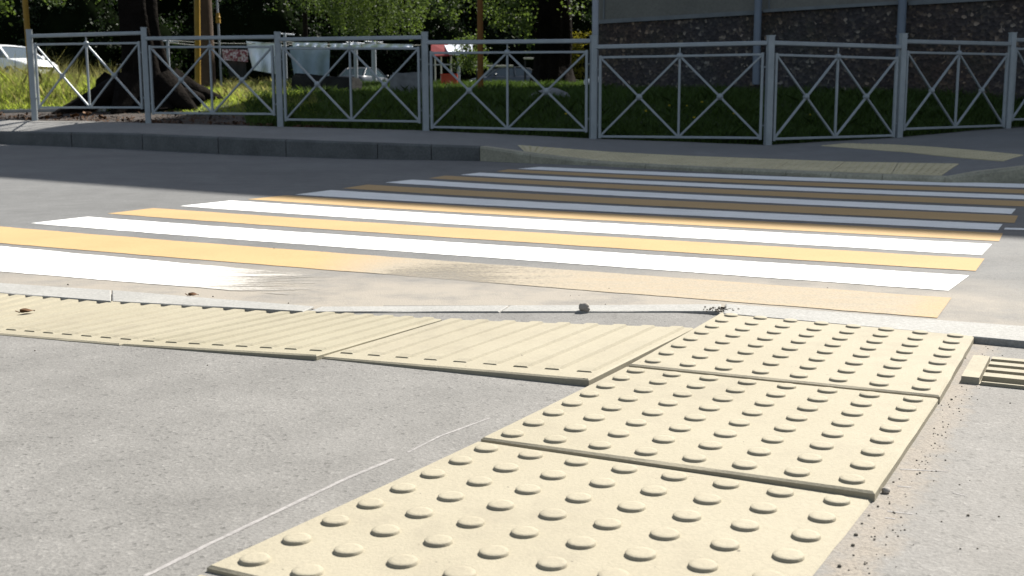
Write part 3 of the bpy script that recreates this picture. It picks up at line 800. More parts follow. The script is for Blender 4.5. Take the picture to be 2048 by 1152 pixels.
# dark wood behind everything
gw = 'dark trees of the wood behind the yard'
for i, (px, Y, cr) in enumerate(((-160, 54, 5.5), (30, 60, 6), (200, 55, 5.5), (370, 62, 6), (520, 60, 5.5), (690, 70, 6.5), (840, 69, 6), (1000, 71, 6.5), (1130, 69, 6), (1260, 72, 6), (1400, 70, 6))):
    tree('broadleaf_tree', px, Y, .28, (0, 0, 6.2), (cr, 4, 6.4), 240, 60, .5, .2, 'leaf_dark', 'dark dense tree standing in the shaded wood behind the yard', gw)
for i, (px, Y) in enumerate(((-90, 52), (60, 50.5), (170, 49), (290, 51), (420, 53), (530, 50), (650, 63), (760, 64), (870, 62), (980, 64), (1090, 63), (1200, 62), (1330, 60))):
    shrub(px, Y, (2.4, 1.6, 2.0 + .5 * (i % 3)), 110, 45, .13, 'leaf_dark', 'dark shrub at the foot of the wood', 'dark shrubs at the foot of the wood')
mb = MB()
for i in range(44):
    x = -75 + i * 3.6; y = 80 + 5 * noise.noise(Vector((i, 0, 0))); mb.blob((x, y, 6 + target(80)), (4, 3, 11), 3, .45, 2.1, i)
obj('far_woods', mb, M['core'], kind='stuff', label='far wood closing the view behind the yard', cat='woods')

# the two near trunks
b = L(300, 214); 
t1 = empty('yard_tree', b, label='thick dark tree with spreading roots behind the left fence panels', cat='tree')
mb = MB(); sc = b.y / F
k0 = [( 305, 222, .62), (303, 205, .5), (300, 180, .36), (293, 140, .295), (287, 100, .275), (281, 60, .265), (277, 20, .26), (272, -60, .25), (262, -200, .235), (250, -420, .2)]
mb.tube([W(x, y, b.y) for x, y, r in k0], [r for *_, r in k0], 48, True, True, .3, .05)
for a, l in ((-2.7, 1.3), (-1.9, .8), (-.6, 1.0), (.2, 1.1), (2.4, .9)):
    s_ = b + Vector((math.cos(a) * .3, math.sin(a) * .3, .3)); e_ = b + Vector((math.cos(a) * l, math.sin(a) * l, 0)); e_.z = zlawn(e_.x, e_.y) - .05
    mb.tube([s_, s_.lerp(e_, .5) + Vector((0, 0, -.02)), e_], [.24, .16, .06], 9, False, True, .3)
obj('trunk', mb, M['bark'], t1)
cc = W(250, -560, b.y + 1.5)
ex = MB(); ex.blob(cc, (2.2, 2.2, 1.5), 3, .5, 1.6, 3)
P = clumps(90, 60, cc, (2.8, 2.8, 2.0), .35); P = np.vstack([P] + [np.array(W(x, y, b.y + 2)) + RNG.normal(size=(n, 3)) * (w_, .2, h_) for x, y, n, w_, h_ in ((2, 4, 120, .08, .1), (6, 20, 40, .05, .05), (108, -2, 110, .07, .06), (180, -14, 120, .3, .07), (60, -20, 200, .5, .08), (330, -20, 160, .3, .07))])
C, U, V = leaves(P, .075); n = len(C); Q = np.empty((n, 4, 3)); Q[:, 0] = C - U; Q[:, 1] = C - V * .6; Q[:, 2] = C + U; Q[:, 3] = C + V * .6
raw('crown', Q.reshape(-1, 3), 4, M['leaf_birch'], t1, extra=ex)

b2 = L(1106, 172)
t2 = empty('yard_tree', b2, label='massive dark tree trunk between the brown pole and the apartment block', cat='tree')
mb = MB(); mb.tube([W(x, y, b2.y) for x, y in ((1106, 178), (1106, 165), (1105, 130), (1104, 80), (1104, 30), (1102, -60), (1100, -200), (1100, -420))], [k * b2.y / 22 for k in (.52, .42, .36, .34, .34, .34, .32, .25)], 48, True, True, .25, .05)
lim = [W(x, y, b2.y - .2) for x, y in ((1100, -60), (1060, -20), (1030, 10), (1010, 30))]; mb.tube(lim, [.14, .09, .05, .02], 8, False, True, .2)
lim = [W(x, y, b2.y - .4) for x, y in ((1100, -90), (1000, -60), (920, -20), (890, 5))]; mb.tube(lim, [.14, .09, .05, .02], 8, False, True, .2)
obj('trunk', mb, M['bark'], t2)
cc = W(1090, -560, b2.y + 1)
P = clumps(120, 60, cc, (4, 3.5, 2.6), .45); s = b2.y / F
P = np.vstack([P] + [np.array(W(x, y, b2.y - .6)) + RNG.normal(size=(n, 3)) * (w_ * s, .5, h_ * s) for x, y, n, w_, h_ in (
    (900, -4, 420, 26, 14), (890, 22, 90, 14, 10), (905, 30, 60, 5, 6), (1015, 18, 520, 24, 20), (1035, 5, 300, 20, 18), (1000, 40, 200, 14, 12), (1050, 40, 160, 8, 12), (1058, 48, 120, 7, 7), (1040, 62, 110, 12, 9), (975, 15, 120, 10, 8), (1150, 10, 90, 16, 12), (1060, 85, 60, 5, 9))])
C, U, V = leaves(P, .09); n = len(C); Q = np.empty((n, 4, 3)); Q[:, 0] = C - U; Q[:, 1] = C - V * .6; Q[:, 2] = C + U; Q[:, 3] = C + V * .6
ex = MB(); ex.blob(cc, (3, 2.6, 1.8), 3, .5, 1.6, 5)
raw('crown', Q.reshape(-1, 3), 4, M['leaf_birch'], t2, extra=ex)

# weeping birch over the washing line
Yb = 34; b = onlawn(617, 43); tb = empty('weeping_birch', b, label='weeping birch with long hanging pale green sprays above the washing', cat='tree')
mb = MB(); pts = trunk(mb, b - Vector((0, 0, .1)), b + Vector((1.2, -6, 9)), .1, .05, .2)
for i in range(10):
    a = i * .7; q = pts[4 + i % 6]; e = q + Vector((math.cos(a) * 2.2, math.sin(a) * 1.2, .9)); mb.tube([q, q.lerp(e, .5) + Vector((0, 0, .4)), e], [.05, .03, .012], 6, False)
obj('trunk', mb, M['bark'], tb)
P = []; s = Yb / F
for i in range(230):
    px = random.triangular(540, 880, 745); low = 28 + 44 * sm((px - 540) / 190) * sm((900 - px) / 90) + random.uniform(-38, 12)
    if px < 640: low = min(low, random.uniform(5, 45))
    p = W(px, low, Yb + random.uniform(-1.6, 1.2)); dens = random.choice((.4, 1, 1, 1.5)); n = int(95 * dens); dr = random.uniform(-.25, .25)
    for j in range(n):
        t = (random.random() ** 1.2) * 2.2; P.append((p.x + dr * t + random.gauss(0, .045 + .02 * t), p.y + random.gauss(0, .06), p.z + t))
C, U, V = leaves(np.array(P), .065, .8); n = len(C); Q = np.empty((n, 4, 3)); Q[:, 0] = C - U; Q[:, 1] = C - V * .7; Q[:, 2] = C + U; Q[:, 3] = C + V * .7
raw('crown', Q.reshape(-1, 3), 4, M['leaf_birch'], tb)
# golden bush by the block
b = L(1165, 158); t = empty('shrub', b, label='yellow-green leafy bush between the dark trunk and the tall pole', cat='shrub')
mb = MB(); s = b.y / F; P = []
for i in range(5): mb.tube([b, W(1150 + 9 * i, 70 + 10 * (i % 2), b.y)], [.025, .008], 6, False)
obj('stem', mb, M['bark'], t)
for i in range(130):
    q = np.array(W(random.gauss(1159, 15), random.uniform(62, 155), b.y + random.uniform(-.4, .4))); P.append(q + RNG.normal(size=(22, 3)) * .07)
C, U, V = leaves(np.vstack(P), .07); n = len(C); Q = np.empty((n, 4, 3)); Q[:, 0] = C - U; Q[:, 1] = C - V * .6; Q[:, 2] = C + U; Q[:, 3] = C + V * .6
raw('foliage', Q.reshape(-1, 3), 4, M['leaf_gold'], t)
b = onlawn(935, 36); t = empty('shrub', b, label='small pale leafy bush in front of the far red-roofed hut', cat='shrub')
mb = MB(); [mb.tube([b, W(922 + 9 * i, 85, 36)], [.03, .008], 6, False) for i in range(5)]; obj('stem', mb, M['bark'], t)
P = [np.array(W(random.gauss(938, 15), random.uniform(75, 140), 36 + random.uniform(-.4, .4))) + RNG.normal(size=(24, 3)) * .1 for i in range(60)]
C, U, V = leaves(np.vstack(P), .09); n = len(C); Q = np.empty((n, 4, 3)); Q[:, 0] = C - U; Q[:, 1] = C - V * .6; Q[:, 2] = C + U; Q[:, 3] = C + V * .6
raw('foliage', Q.reshape(-1, 3), 4, M['leaf_birch'], t)

# grass
def blades(name, n, samp, hr, wr, mat, label, cat='grass', bend=.5):
    P = np.empty((n, 5, 3)); i = 0
    while i < n:
        s = samp()
        if s is None: continue
        x, y, hm = s; z = zlawn(x, y) - .01; h = random.uniform(*hr) * hm; w = random.uniform(*wr); a = random.uniform(0, 2 * PI)
        ca, sa = math.cos(a) * w, math.sin(a) * w; bx, by = random.gauss(0, bend) * h, random.gauss(0, bend) * h
        P[i] = ((x - ca, y - sa, z), (x + ca, y + sa, z), (x + ca * .8 + bx * .35, y + sa * .8 + by * .35, z + h * .6), (x + bx, y + by, z + h), (x - ca * .8 + bx * .35, y - sa * .8 + by * .35, z + h * .6)); i += 1
    raw(name, P.reshape(-1, 3), 5, M[mat], kind='stuff', label=label, cat=cat)
def s_meadow():
    y = 14 + 18 * random.random() ** 1.7; x = random.uniform(-.62, -.12) * y
    v = y - Yf(x)
    if v < 1.55 + .25 * noise.noise(Vector((x * 2, y * 2, 0))): return None
    k = (x / y) * F + 1024
    if k > 640: return None
    hm = .3 + .7 * sm((v - 1.5) / 2.2); hm *= .6 + .8 * (noise.noise(Vector((x * .9, y * .9, 5))) + .5)
    if v < 2.0: hm = min(hm, .3)
    hm *= .48 if k > 330 else (1.35 if k < 150 else 1)
    return x, y, max(.2, hm)
blades('meadow_grass', 90000, s_meadow, (.09, .24), (.003, .007), 'grass_meadow', 'sunlit bright green grass and weeds behind the left fence')
def s_dry():
    s_ = s_meadow()
    if s_ is None or s_[1] - Yf(s_[0]) < 1.8 or noise.noise(Vector((s_[0] * 1.1, s_[1] * 1.1, 20))) < 0: return None
    return s_[0], s_[1], s_[2] * 1.25
blades('tall_weeds', 9000, s_dry, (.2, .4), (.002, .004), 'grass_dry', 'tall straw coloured weeds standing in the sunlit grass')
def s_lawn():
    y = 11.8 + 26 * random.random() ** 2.2; x = random.uniform(-.235, .56) * y
    v = y - Yf(x)
    if v < .1 + .12 * (noise.noise(Vector((x * 3, y * 3, 0))) + .5): return None
    q = Vector((x, y, 0)) - Vector((C0.x, C0.y, 0))
    if q.dot(N_) > -.05 and q.dot(A_) > -.1: return None
    return x, y, .6 + .9 * (noise.noise(Vector((x * 1.5, y * 1.5, 8))) + .5)
blades('lawn_grass', 120000, s_lawn, (.05, .14), (.003, .008), 'grass_lawn', 'shaded dark green lawn between the fence and the block')

for k, (px, py) in enumerate(((1386, 246), (1372, 222), (1337, 221), (1402, 214), (1290, 232), (1466, 238), (1618, 240), (1130, 238))):
    p = L(px, py + 6); t = empty('dandelion', p, label='small yellow dandelion in the shaded lawn', cat='flower', group='dandelions in the lawn behind the fence')
    mb = MB(); h = .1; mb.tube([p, p + Vector((.01, 0, h))], .003, 5); obj('stem', mb, M['grass_lawn'], t)
    mb = MB(); mb.blob(p + Vector((.01, 0, h)), (.016, .016, .01), 2, .2, 3, k); obj('flower_head', mb, M['flower'], t)

C = []
while len(C) < 2600:
    x = random.uniform(-7.6, -2.0); v = random.random() ** 1.3 * 1.5
    if noise.noise(Vector((x * 1.7, v * 2, 4))) < -.12 and random.random() < .8: continue
    y = Yf(x) + v + .03; C.append((x, y, zlawn(x, y) + .01 + random.random() * .02))
U = RNG.normal(size=(len(C), 3)); U[:, 2] *= .35; U /= np.linalg.norm(U, axis=1)[:, None]; V = np.cross(U, [0, 0, 1.]); V /= np.linalg.norm(V, axis=1)[:, None]
sz = RNG.uniform(.012, .035, (len(C), 1)); C = np.array(C); U *= sz; V *= sz; Q = np.empty((len(C), 4, 3)); Q[:, 0] = C - U; Q[:, 1] = C - V * .6; Q[:, 2] = C + U; Q[:, 3] = C + V * .6
raw('leaf_litter', Q.reshape(-1, 3), 4, M['litter'], kind='stuff', label='brown leaf litter on the bare soil under the left fence panels', cat='leaf litter')
mb = MB(); P = [onlawn(px, Yf(-7 + .0055 * px) + 1.5) for px in range(-60, 236, 20)]
for a, b in zip(P[:-1], P[1:]): mb.bar(a + Vector((0, 0, .012)), b + Vector((0, 0, .012)), .12, .05)
obj('edging', mb, M['kerb_pale'], label='pale sunlit concrete edging between the bare soil and the weeds', cat='edging')

# ------------------------------------------------------------------ poles and yard things
def pole(name, px0, y0, px1, y1, Y, r, mat, label, zup=4.0):
    a = W(px0, y0, Y); a.z = zlawn(a.x, a.y); d = W(px1, y1, Y); e = a + (d - a) * (zup / (d.z - a.z))
    mb = MB(); mb.tube([a - Vector((0, 0, .1)), e], r, 12); mb.blob(e, (r, r, r * .5), 2, 0)
    return obj(name, mb, M[mat], label=label, cat='pole')
pole('gas_pipe_post', 66, 200, 50, 0, 16.4, .04, 'ochre', 'slim leaning ochre pole behind the end fence post')
pole('gas_pipe_post', 396, 196, 394, 0, 19.5, .05, 'ochre', 'ochre yellow pole standing beside the brown timber pole')
pole('gas_pipe_post', 961, 192, 960, 0, 19.0, .05, 'rustpole', 'brown-orange pole standing before the dark parked car')
a = onlawn(421, 20.6); up = empty('utility_pole', a, label='thick brown timber pole with a thin conduit up its side', cat='pole')
mb = MB(); mb.tube([a - Vector((0, 0, .1)), a + Vector((-.06, 0, 6))], [.16, .14], 16, True, True, .1); obj('shaft', mb, M['timber'], up)
q = W(440, 100, 20.55); mb = MB(); mb.tube([Vector((q.x, q.y, a.z)), Vector((q.x - .05, q.y, a.z + 5))], .02, 8); obj('conduit', mb, M['pole_grey'], up)
q = W(436, 36, 20.5); mb = MB(); mb.tube([q - Vector((0, 0, .09)), q + Vector((0, 0, .09))], [.045, .03], 10); mb.blob(q, (.045, .045, .05), 2, 0); obj('junction_box', mb, M['ochre'], up)
# stump, blocks, stones
def rock(name, px, y, Y, r, mat, label, cat, seed=1, amp=.35, sub=3):
    a = W(px, y, Y); z = zlawn(a.x, a.y); mb = MB(); mb.blob((a.x, a.y, z + r[2] * .45), r, sub, amp, 1.5, seed)
    obj(name, mb, M[mat], label=label, cat=cat)
a = onlawn(232, 16.6)
mb = MB(); mb.tube([a - Vector((0, 0, .1)), a + Vector((0, 0, .12)), a + Vector((.02, 0, .3)), a + Vector((.05, .02, .36))], [.33, .27, .25, .2], 16, True, True, .5)
mb.tube([a + Vector((-.1, -.1, .1)), a + Vector((-.3, -.2, .05))], [.13, .05], 8, True, True, .4)
obj('tree_stump', mb, M['bark'], label='dark brown tree stump left of the thick trunk', cat='stump')
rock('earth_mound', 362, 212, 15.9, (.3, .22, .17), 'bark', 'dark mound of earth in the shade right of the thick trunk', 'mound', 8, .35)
def block(name, px, py, Y, size, rz, mat, label, cat, tilt=0):
    a = W(px, py, Y); a.z = zlawn(a.x, a.y)
    import bmesh
    bm = bmesh.new(); bmesh.ops.create_cube(bm, size=1); bmesh.ops.scale(bm, vec=size, verts=bm.verts); bmesh.ops.bevel(bm, geom=bm.edges[:], offset=min(size) * .12, segments=2, affect='EDGES')
    bmesh.ops.subdivide_edges(bm, edges=bm.edges[:], cuts=2, use_grid_fill=True)
    Mx = Matrix.Rotation(rz, 3, 'Z') @ Matrix.Rotation(tilt, 3, 'Y'); mb = MB()
    vs = [a + Vector((0, 0, size[2] * .42)) + Mx @ v.co + Vector((1, 1, 1)) * .02 * noise.noise(v.co * 4 + a) for v in bm.verts]
    bm.verts.index_update(); mb.add(vs, [tuple(v.index for v in f.verts) for f in bm.faces], False); bm.free()
    return obj(name, mb, M[mat], label=label, cat=cat)
block('concrete_slab', 655, 203, 19, (1.05, .6, .34), -.2, 'stone_dark', 'long dark concrete slab lying in the shaded grass', 'slab', .08)
block('concrete_block', 822, 206, 18.5, (.62, .4, .36), -.15, 'stone', 'grey concrete block half sunk behind the fence post', 'block')
rock('boulder', 1100, 203, 15.6, (.26, .2, .11), 'stone', 'pale grey boulder lying on the shaded lawn', 'boulder', 4)
a = W(1170, 165, 15.5); mb = MB(); mb.tube([a, a + Vector((.22, .1, .05))], .04, 12); obj('pipe_end', mb, M['lamp'], label='short white pipe end sticking out beside the tall pole', cat='pipe')
a = W(1170, 165, 15.5)

# washing line
YL = 40.0
def gz(px, Y): return onlawn(px, Y).z
def cpost(px0, yb, yt, r, label, Y=YL):
    a = onlawn(px0, Y); t = W(px0, yt, Y); mb = MB(); mb.tube([a - Vector((0, 0, .1)), Vector((a.x, a.y, t.z))], r, 10)
    mb.bar(Vector((a.x - .28, a.y - .3, t.z - .04)), Vector((a.x + .28, a.y + .3, t.z - .04)), .05, .05)
    obj('clothes_post', mb, M['pole_grey'], label=label, cat='clothes post', group='posts of the washing line')
cpost(577, 160, 66, .05, 'thin white clothes post left of the hanging grey sheet')
cpost(716, 165, 84, .07, 'blue-grey clothes post with a bare line in front of the dark hatchback')
cpost(752, 165, 82, .085, 'thicker blue-grey clothes post right of the grey sheet')
cpost(345, 165, 80, .05, 'thin clothes post behind the big dark trunk')
gL = 'lines of the washing place'
for k, (x0, y0, x1, y1, sag, dY) in enumerate(((335, 80, 577, 84, 5, 0), (335, 85, 577, 90, 6, .3), (577, 84, 752, 87, 4, 0), (577, 88, 752, 91, 5, .3), (752, 86, 846, 90, 2, .2))):
    P = [W(x0 + (x1 - x0) * j / 14, y0 + (y1 - y0) * j / 14 + sag * 4 * (j / 14) * (1 - j / 14), YL + dY) for j in range(15)]
    mb = MB(); mb.tube(P, .012, 6); obj('clothes_line', mb, M['rope'], label='slack pale clothes line strung between the yard posts', cat='clothes line', group=gL)
def cloth(name, c4, mat, label, cat, folds=3, amp=.06, Y=YL):
    nu, nv = 30, 16; mb = MB(); front = []; backr = []
    for j in range(nv + 1):
        v = j / nv; r = []; rb = []
        for i in range(nu + 1):
            u = i / nu
            x = (c4[0][0] * (1 - u) + c4[1][0] * u) * (1 - v) + (c4[3][0] * (1 - u) + c4[2][0] * u) * v
            y = (c4[0][1] * (1 - u) + c4[1][1] * u) * (1 - v) + (c4[3][1] * (1 - u) + c4[2][1] * u) * v
            d = amp * (math.sin(u * folds * 2 * PI + 1.3 * v) * v + .6 * noise.noise(Vector((u * 4, v * 2, c4[0][0]))))
            p = W(x, y, Y + d); r.append(p); rb.append(p + Vector((0, .006, 0)))
        front.append(r); backr.append(rb[::-1])
    mb.grid(front); mb.grid(backr); obj(name, mb, M[mat], label=label, cat=cat)
cloth('bed_sheet', ((492, 82), (563, 88), (562, 150), (506, 140)), 'white_sheet', 'white sheet hanging pulled up to one corner behind a fence post', 'bed sheet', 2.5, .26)
cloth('bed_sheet', ((578, 93), (660, 95), (658, 152), (588, 149)), 'blue_sheet', 'flat blue-grey sheet hanging below the birch', 'bed sheet', 2.5, .1)
cloth('printed_cloth', ((444, 98), (496, 100), (496, 124), (446, 120)), 'printed_cloth', 'red and white patterned cloth hanging left of the white sheet', 'cloth', 3, .05)
cloth('dark_cloth', ((452, 122), (492, 124), (494, 160), (460, 156)), 'rubber', 'black cloth hanging below the red patterned one', 'cloth', 2, .05, YL + .15)
for k, (x0, x1, y, h, lab) in enumerate(((585, 655, 88.5, 8, 'bunched white towel over the line above the grey sheet'), (660, 722, 91, 9, 'bunched white towel over the line beside the birch sprays'), (724, 826, 91.5, 8, 'long bunched white towel over the line right of the posts'))):
    cloth('towel', ((x0, y - h / 2), (x1, y - h / 2 + 1), (x1, y + h / 2 + 2), (x0, y + h / 2)), 'white_sheet', lab, 'towel', 4, .1, YL - .2)
# hut, crate, planks
Yh = 47; a = onlawn(905, Yh); hut = empty('play_hut', a, label='far small hut with a red and white roof and thin posts', cat='hut')
mb = MB(); q = [W(862, 88, Yh), W(908, 88, Yh), W(904, 109, Yh - .6), W(862, 112, Yh - .6)]; mb.add([*q, *[p + Vector((0, 0, -.05)) for p in q]], [(0, 1, 2, 3), (7, 6, 5, 4), (0, 3, 7, 4), (3, 2, 6, 7), (2, 1, 5, 6), (1, 0, 4, 5)]); obj('roof', mb, M['red_sheet'], hut)
mb = MB(); q = [W(888, 90, Yh), W(945, 87, Yh), W(945, 110, Yh - .7), W(898, 108, Yh - .7)]; mb.add([*[p + Vector((0, 0, .03)) for p in q], *[p + Vector((0, 0, -.02)) for p in q]], [(0, 1, 2, 3), (7, 6, 5, 4), (0, 3, 7, 4), (3, 2, 6, 7), (2, 1, 5, 6), (1, 0, 4, 5)]); obj('awning', mb, M['white_sheet'], hut)
for x in (870, 882, 902, 917): 
    mb = MB(); p = W(x, 108, Yh - .3); mb.tube([Vector((p.x, p.y, gz(x, Yh))), p], .035 if x < 910 else .07, 8); obj('post', mb, M['plank' if x < 910 else 'pole_grey'], hut)
mb = MB(); p0, p1 = W(866, 130, Yh - .3), W(905, 129, Yh - .3); mb.bar(p0, p1, .05, .05); obj('rail', mb, M['pole_grey'], hut)
Yc = 25; a = W(899, 178, Yc); a.z = zlawn(a.x, a.y); mb = MB()
for sx, sy, c in ((.34, .02, (0, -.15)), (.34, .02, (0, .15)), (.02, .3, (-.17, 0)), (.02, .3, (.17, 0))): mb.box(a + Vector((c[0], c[1], .15)), (sx, sy, .28))
mb.box(a + Vector((0, 0, .02)), (.32, .28, .02)); mb.box(a + Vector((0, -.165, .27)), (.37, .012, .03)); mb.box(a + Vector((0, -.165, .05)), (.37, .012, .03))
obj('plastic_crate', mb, M['red_plastic'], label='orange-red plastic crate on the grass by the far hut', cat='crate')
def bench(px, y, Y, ln, label):
    a = W(px, y, Y); t = empty('bench', Vector((a.x, a.y, zlawn(a.x, a.y))), label=label, cat='bench')
    mb = MB(); mb.bar(a - Vector((ln / 2, 0, 0)), a + Vector((ln / 2, 0, 0)), .28, .06); obj('seat', mb, M['plank'], t)
    for s_ in (-1, 1):
        mb = MB(); p = a + Vector((s_ * ln * .38, 0, -.032)); mb.bar(Vector((p.x, p.y, zlawn(p.x, p.y) - .05)), p, .07, .2); obj('leg', mb, M['stone_dark'], t)
bench(985, 132, 41, 1.5, 'pale plank bench behind the dark car and brown pole')
bench(1060, 117, 44, .5, 'short white bench high behind the massive trunk')

# ------------------------------------------------------------------ parked cars
def car(px, Y, heading, paintm, label, scale=1.0):
    g = onlawn(px, Y); t = empty('parked_car', g, label=label, cat='car')
    Mx = Matrix.Rotation(heading, 3, 'Z')
    def T(x, y, z): return g + Mx @ Vector((x * scale, y * scale, z * scale))
    # x forward; sections: x, sill z, belt z, half width at sill / belt
    sec = [(-2.1, .42, .80, .60, .66), (-2.02, .30, .92, .74, .76), (-1.5, .24, .96, .83, .82), (-.8, .22, .95, .85, .84), (0, .22, .93, .85, .84), (.8, .22, .92, .85, .83), (1.3, .24, .88, .83, .79), (1.8, .27, .78, .78, .72), (2.08, .34, .66, .62, .60), (2.14, .40, .56, .5, .48)]
    mb = MB(); rows = []
    for x, z0, z1, w0, w1 in sec:
        zm = (z0 + z1) / 2; r = [T(x, -w0 * .8, z0), T(x, -w0, z0 + .08), T(x, -w0 - .03, zm), T(x, -w1, z1 - .05), T(x, -w1 + .07, z1), T(x, 0, z1 + .035), T(x, w1 - .07, z1), T(x, w1, z1 - .05), T(x, w0 + .03, zm), T(x, w0, z0 + .08), T(x, w0 * .8, z0)]
        rows.append(r)
    mb.grid(rows); n = len(rows[0])
    for r in (rows[0], rows[-1]): mb.add(r, [tuple(range(n))] if r is rows[0] else [tuple(range(n - 1, -1, -1))])
    # cabin shell: roof and pillars
    cab = [(-1.75, .93, .72), (-1.15, 1.36, .58), (-.6, 1.44, .56), (.1, 1.43, .56), (.45, 1.36, .57), (1.15, .90, .72)]
    roof = [[T(x, w * k, z - abs(k) ** 3 * .03) for k in (-1, -.6, 0, .6, 1)] for x, z, w in cab[1:5]]; mb.grid(roof)
    for s_ in (-1, 1):
        for (a, b_) in ((0, 1), (4, 5)): mb.bar(T(cab[a][0], s_ * cab[a][2], cab[a][1]), T(cab[b_][0], s_ * cab[b_][2], cab[b_][1]), .07, .05)
        mb.bar(T(-.35, s_ * .82, .93), T(-.35, s_ * .57, 1.42), .07, .05)
        for i in range(1, 4): mb.bar(T(cab[i][0], s_ * cab[i][2], cab[i][1] - .03), T(cab[i + 1][0], s_ * cab[i + 1][2], cab[i + 1][1] - .03), .05, .05)
    obj('body', mb, M[paintm], t)
    mb = MB(); mb.add([T(.47, -.56, 1.33), T(.47, .56, 1.33), T(1.14, .71, .91), T(1.14, -.71, .91)], [(0, 1, 2, 3)]); obj('windscreen', mb, M['glass'], t)
    mb = MB(); mb.add([T(-1.17, -.56, 1.33), T(-1.17, .56, 1.33), T(-1.74, .71, .94), T(-1.74, -.71, .94)], [(3, 2, 1, 0)]); obj('rear_window', mb, M['glass'], t)
    for s_ in (-1, 1):
        mb = MB(); mb.add([T(-1.66, s_ * .73, .95), T(1.08, s_ * .73, .92), T(.42, s_ * .57, 1.34), T(-1.12, s_ * .58, 1.35)], [(0, 1, 2, 3) if s_ < 0 else (3, 2, 1, 0)]); obj('side_window', mb, M['glass'], t)
        mb = MB(); mb.blob(T(.78, s_ * .93, .99), (.1 * scale, .1 * scale, .075 * scale), 2, 0); obj('mirror', mb, M[paintm], t)
        mb = MB(); mb.blob(T(2.0, s_ * .55, .62), (.1, .13, .075), 2, 0); obj('headlight', mb, M['lamp'], t)
        for x in (-1.3, 1.32):
            mb = MB(); mb.tube([T(x, s_ * .66, .31), T(x, s_ * .87, .31)], .31 * scale, 20); w_ = obj('wheel', mb, M['rubber'], t)
            mb = MB(); mb.tube([T(x, s_ * .86, .31), T(x, s_ * .885, .31)], .19 * scale, 16); obj('rim', mb, M['rim'], w_)
    mb = MB(); mb.box(T(2.16, 0, .42), (.03, .5, .11), heading); obj('number_plate', mb, M['lamp'], t)
    mb = MB(); mb.box(T(2.135, 0, .56), (.04, .7, .1), heading); obj('grille', mb, M['rubber'], t)
car(24, 41, -.55, 'white_enamel', 'white parked car with its windscreen facing out, half behind the weeds')
car(735, 56, 1.25, 'dark_enamel', 'dark hatchback parked behind the washing line posts', .9)
car(1012, 56, PI + .25, 'dark_enamel', 'dark blue-grey parked car behind the brown-orange pole', .92)

# ------------------------------------------------------------------ small things on the ground
def pebble(p, r, mat, label, group=None, seed=0, cat='pebble', name='pebble'):
    mb = MB(); mb.blob((p.x, p.y, p.z + r * .55), (r, r * .85, r * .8), 3 if r > .01 else 2, .35, 1.8, seed); obj(name, mb, M[mat], label=label, cat=cat, group=group)
p = G(1168, 621.5, .0012); mb = MB(); mb.blob((p.x, p.y, p.z + .0085), (.0115, .0105, .0105), 3, .18, 1.6, 2); mb.blob((p.x + .006, p.y - .004, p.z + .004), (.007, .006, .006), 2, .2, 1.6, 5)
obj('pebble', mb, M['pebble_pale'], label='round snail-like pebble sitting on the thin pale kerb', cat='pebble')
pebble(R(567, 309, 0), .034, 'pebble_pale', 'pale pebble lying in the shaded gutter below the kerb', seed=3)
dark = [(1232, 757, .005), (1903, 798, .0055), (1897, 808, .003), (1883, 809, .003), (1712, 1069, .006), (1706, 1090, .006), (1679, 1132, .006), (1936, 1030, .005), (1883, 1042, .003), (1840, 945, .004), (1787, 963, .004), (1756, 1012, .004), (1738, 1030, .004), (1724, 1046, .004), (1955, 1096, .003), (1842, 830, .004), (1931, 715, .004), (880, 706, .0045), (70, 700, .0045), (426, 592, .006), (577, 605, .005), (1655, 574, .004), (548, 495, .006), (1218, 575, .004), (1158, 589, .003), (1141, 590, .003), (1211, 607, .004), (136, 568, .007), (1640, 1000, .0), (415, 729, .004)]
for k, (x, y, r) in enumerate(dark):
    if r <= 0: continue
    z = .004 if y < 700 else PZ
    pebble(G(x, y + 2, z), r * .34, 'pebble', 'tiny dark pebble lying loose on the ground', 'dark pebbles scattered around the tiles', k)
pebble(G(1772, 986, PZ), .005, 'pebble_pale', 'tiny white pebble beside the corner of the large domed tile', seed=9)
mb = MB()
for k in range(240):                               # swept grit along the right side of the tile column
    t = random.random() * 1.45; o_ = random.gauss(.528, .012) if k < 215 else random.uniform(.53, .75)
    p = EX * (o_ - .7112) + EY * (t + .719 + .02); r = random.uniform(.0005, .0013)
    if o_ < .512: continue
    mb.blob((p.x, p.y, PZ + r * .5), (r, r, r * .8), 1, .2, 2, k)
for k in range(45):                               # crumbs at the end of the thin kerb
    q = G(1440, 622, 0); p = q + Vector((random.gauss(0, .02), random.gauss(0, .014), 0)); r = random.uniform(.001, .003)
    mb.blob((p.x, p.y, .003 + r * .4), (r, r, r * .8), 1, .2, 2, k)
obj('grit', mb, M['pebble'], kind='stuff', label='dark grit swept along the right side of the domed tiles', cat='grit')
def dry(px, y, z, ln, rz, label):
    c = G(px, y, z); mb = MB(); rows = []
    Mx = Matrix.Rotation(rz, 3, 'Z')
    for i in range(9):
        u = i / 8 - .5; w = .36 * math.sin(PI * (i / 8) ** .8) + .02
        rows.append([c + Mx @ Vector((u * ln, v * w * ln, .002 + ln * (.14 * abs(v) ** 1.5 + .07 * math.sin(u * 5 + v * 3)))) for v in (-1, -.5, 0, .5, 1)])
    mb.grid(rows); mb.tube([rows[0][2], rows[0][2] + Mx @ Vector((-ln * .3, 0, .004))], .0012, 5)
    obj('dead_leaf', mb, M['dryleaf'], label=label, cat='leaf')
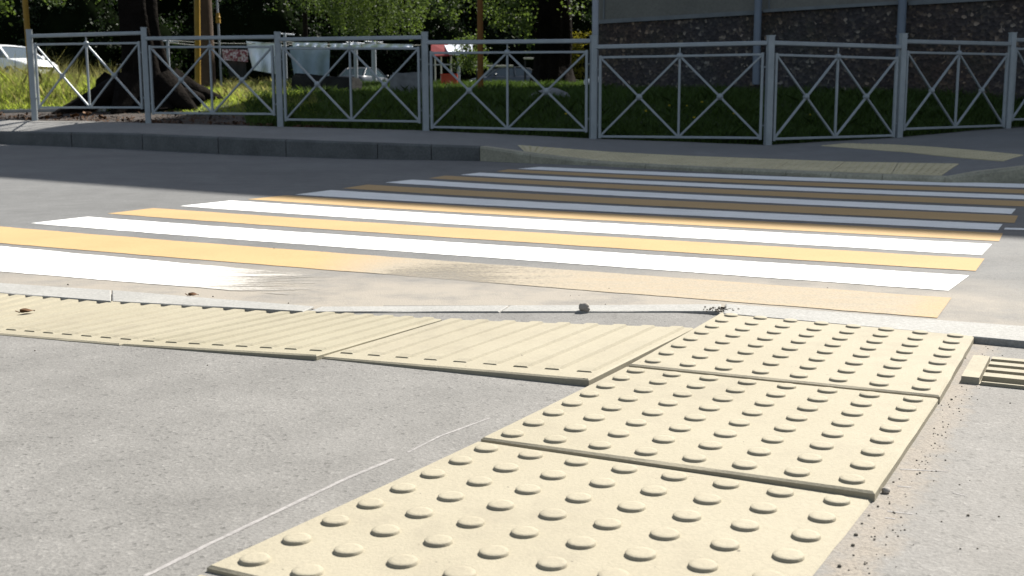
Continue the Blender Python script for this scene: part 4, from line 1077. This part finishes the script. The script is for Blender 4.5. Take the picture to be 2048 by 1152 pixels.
dry(55, 625, .002, .03, .3, 'curled dead brown leaf on the ribbed tiles at the left')
dry(387, 592, .002, .026, -.2, 'thin dead leaf on the road edge before the worn white stripe')
for k, (x, y, ln) in enumerate(((150, 237, .12), (120, 236, .1), (175, 234, .14), (205, 239, .1), (60, 243, .09), (96, 240, .1))):
    p = L(x, y); mb = MB(); rows = []; Mx = Matrix.Rotation(k * 1.1, 3, 'Z')
    for i in range(7):
        u = i / 6 - .5; w = .4 * math.sin(PI * (i / 6) ** .8) + .02
        rows.append([p + Mx @ Vector((u * ln, v * w * ln, .02 + .3 * ln * abs(v) + .1 * ln * math.sin(u * 6))) for v in (-1, 0, 1)])
    mb.grid(rows); obj('dead_leaf', mb, M['dryleaf'], label='dead brown leaf on the bare soil by the end fence panel', cat='leaf', group='dead leaves on the soil under the fence')

# ------------------------------------------------------------------ light
sv = SD * math.cos(EL) + Vector((0, 0, math.sin(EL)))
ld = bpy.data.lights.new("sun", 'SUN'); ld.energy = 4.8; ld.angle = math.radians(.5); ld.color = (1, .955, .88)
sun = bpy.data.objects.new("sun", ld); COL.objects.link(sun); sun.rotation_euler = sv.to_track_quat('Z', 'Y').to_euler(); sun.location = (0, 0, 30)
w = bpy.data.worlds.new("World"); S.world = w; w.use_nodes = True; nt = w.node_tree
sky = nt.nodes.new('ShaderNodeTexSky'); sky.sky_type = 'NISHITA'; sky.sun_disc = False; sky.sun_elevation = EL; sky.sun_rotation = math.atan2(SD.x, SD.y)
sky.air_density = 1.0; sky.dust_density = 2.0
hs = nt.nodes.new('ShaderNodeHueSaturation'); hs.inputs['Saturation'].default_value = .68; hs.inputs['Hue'].default_value = .492; nt.links.new(sky.outputs[0], hs.inputs['Color']); nt.links.new(hs.outputs[0], nt.nodes['Background'].inputs['Color']); nt.nodes['Background'].inputs['Strength'].default_value = .066
S.view_settings.view_transform = 'Standard'; S.view_settings.look = 'None'; S.view_settings.exposure = 1.36; S.view_settings.gamma = 1
S.render.engine = 'CYCLES'; S.cycles.max_bounces = 6; S.cycles.use_denoising = True
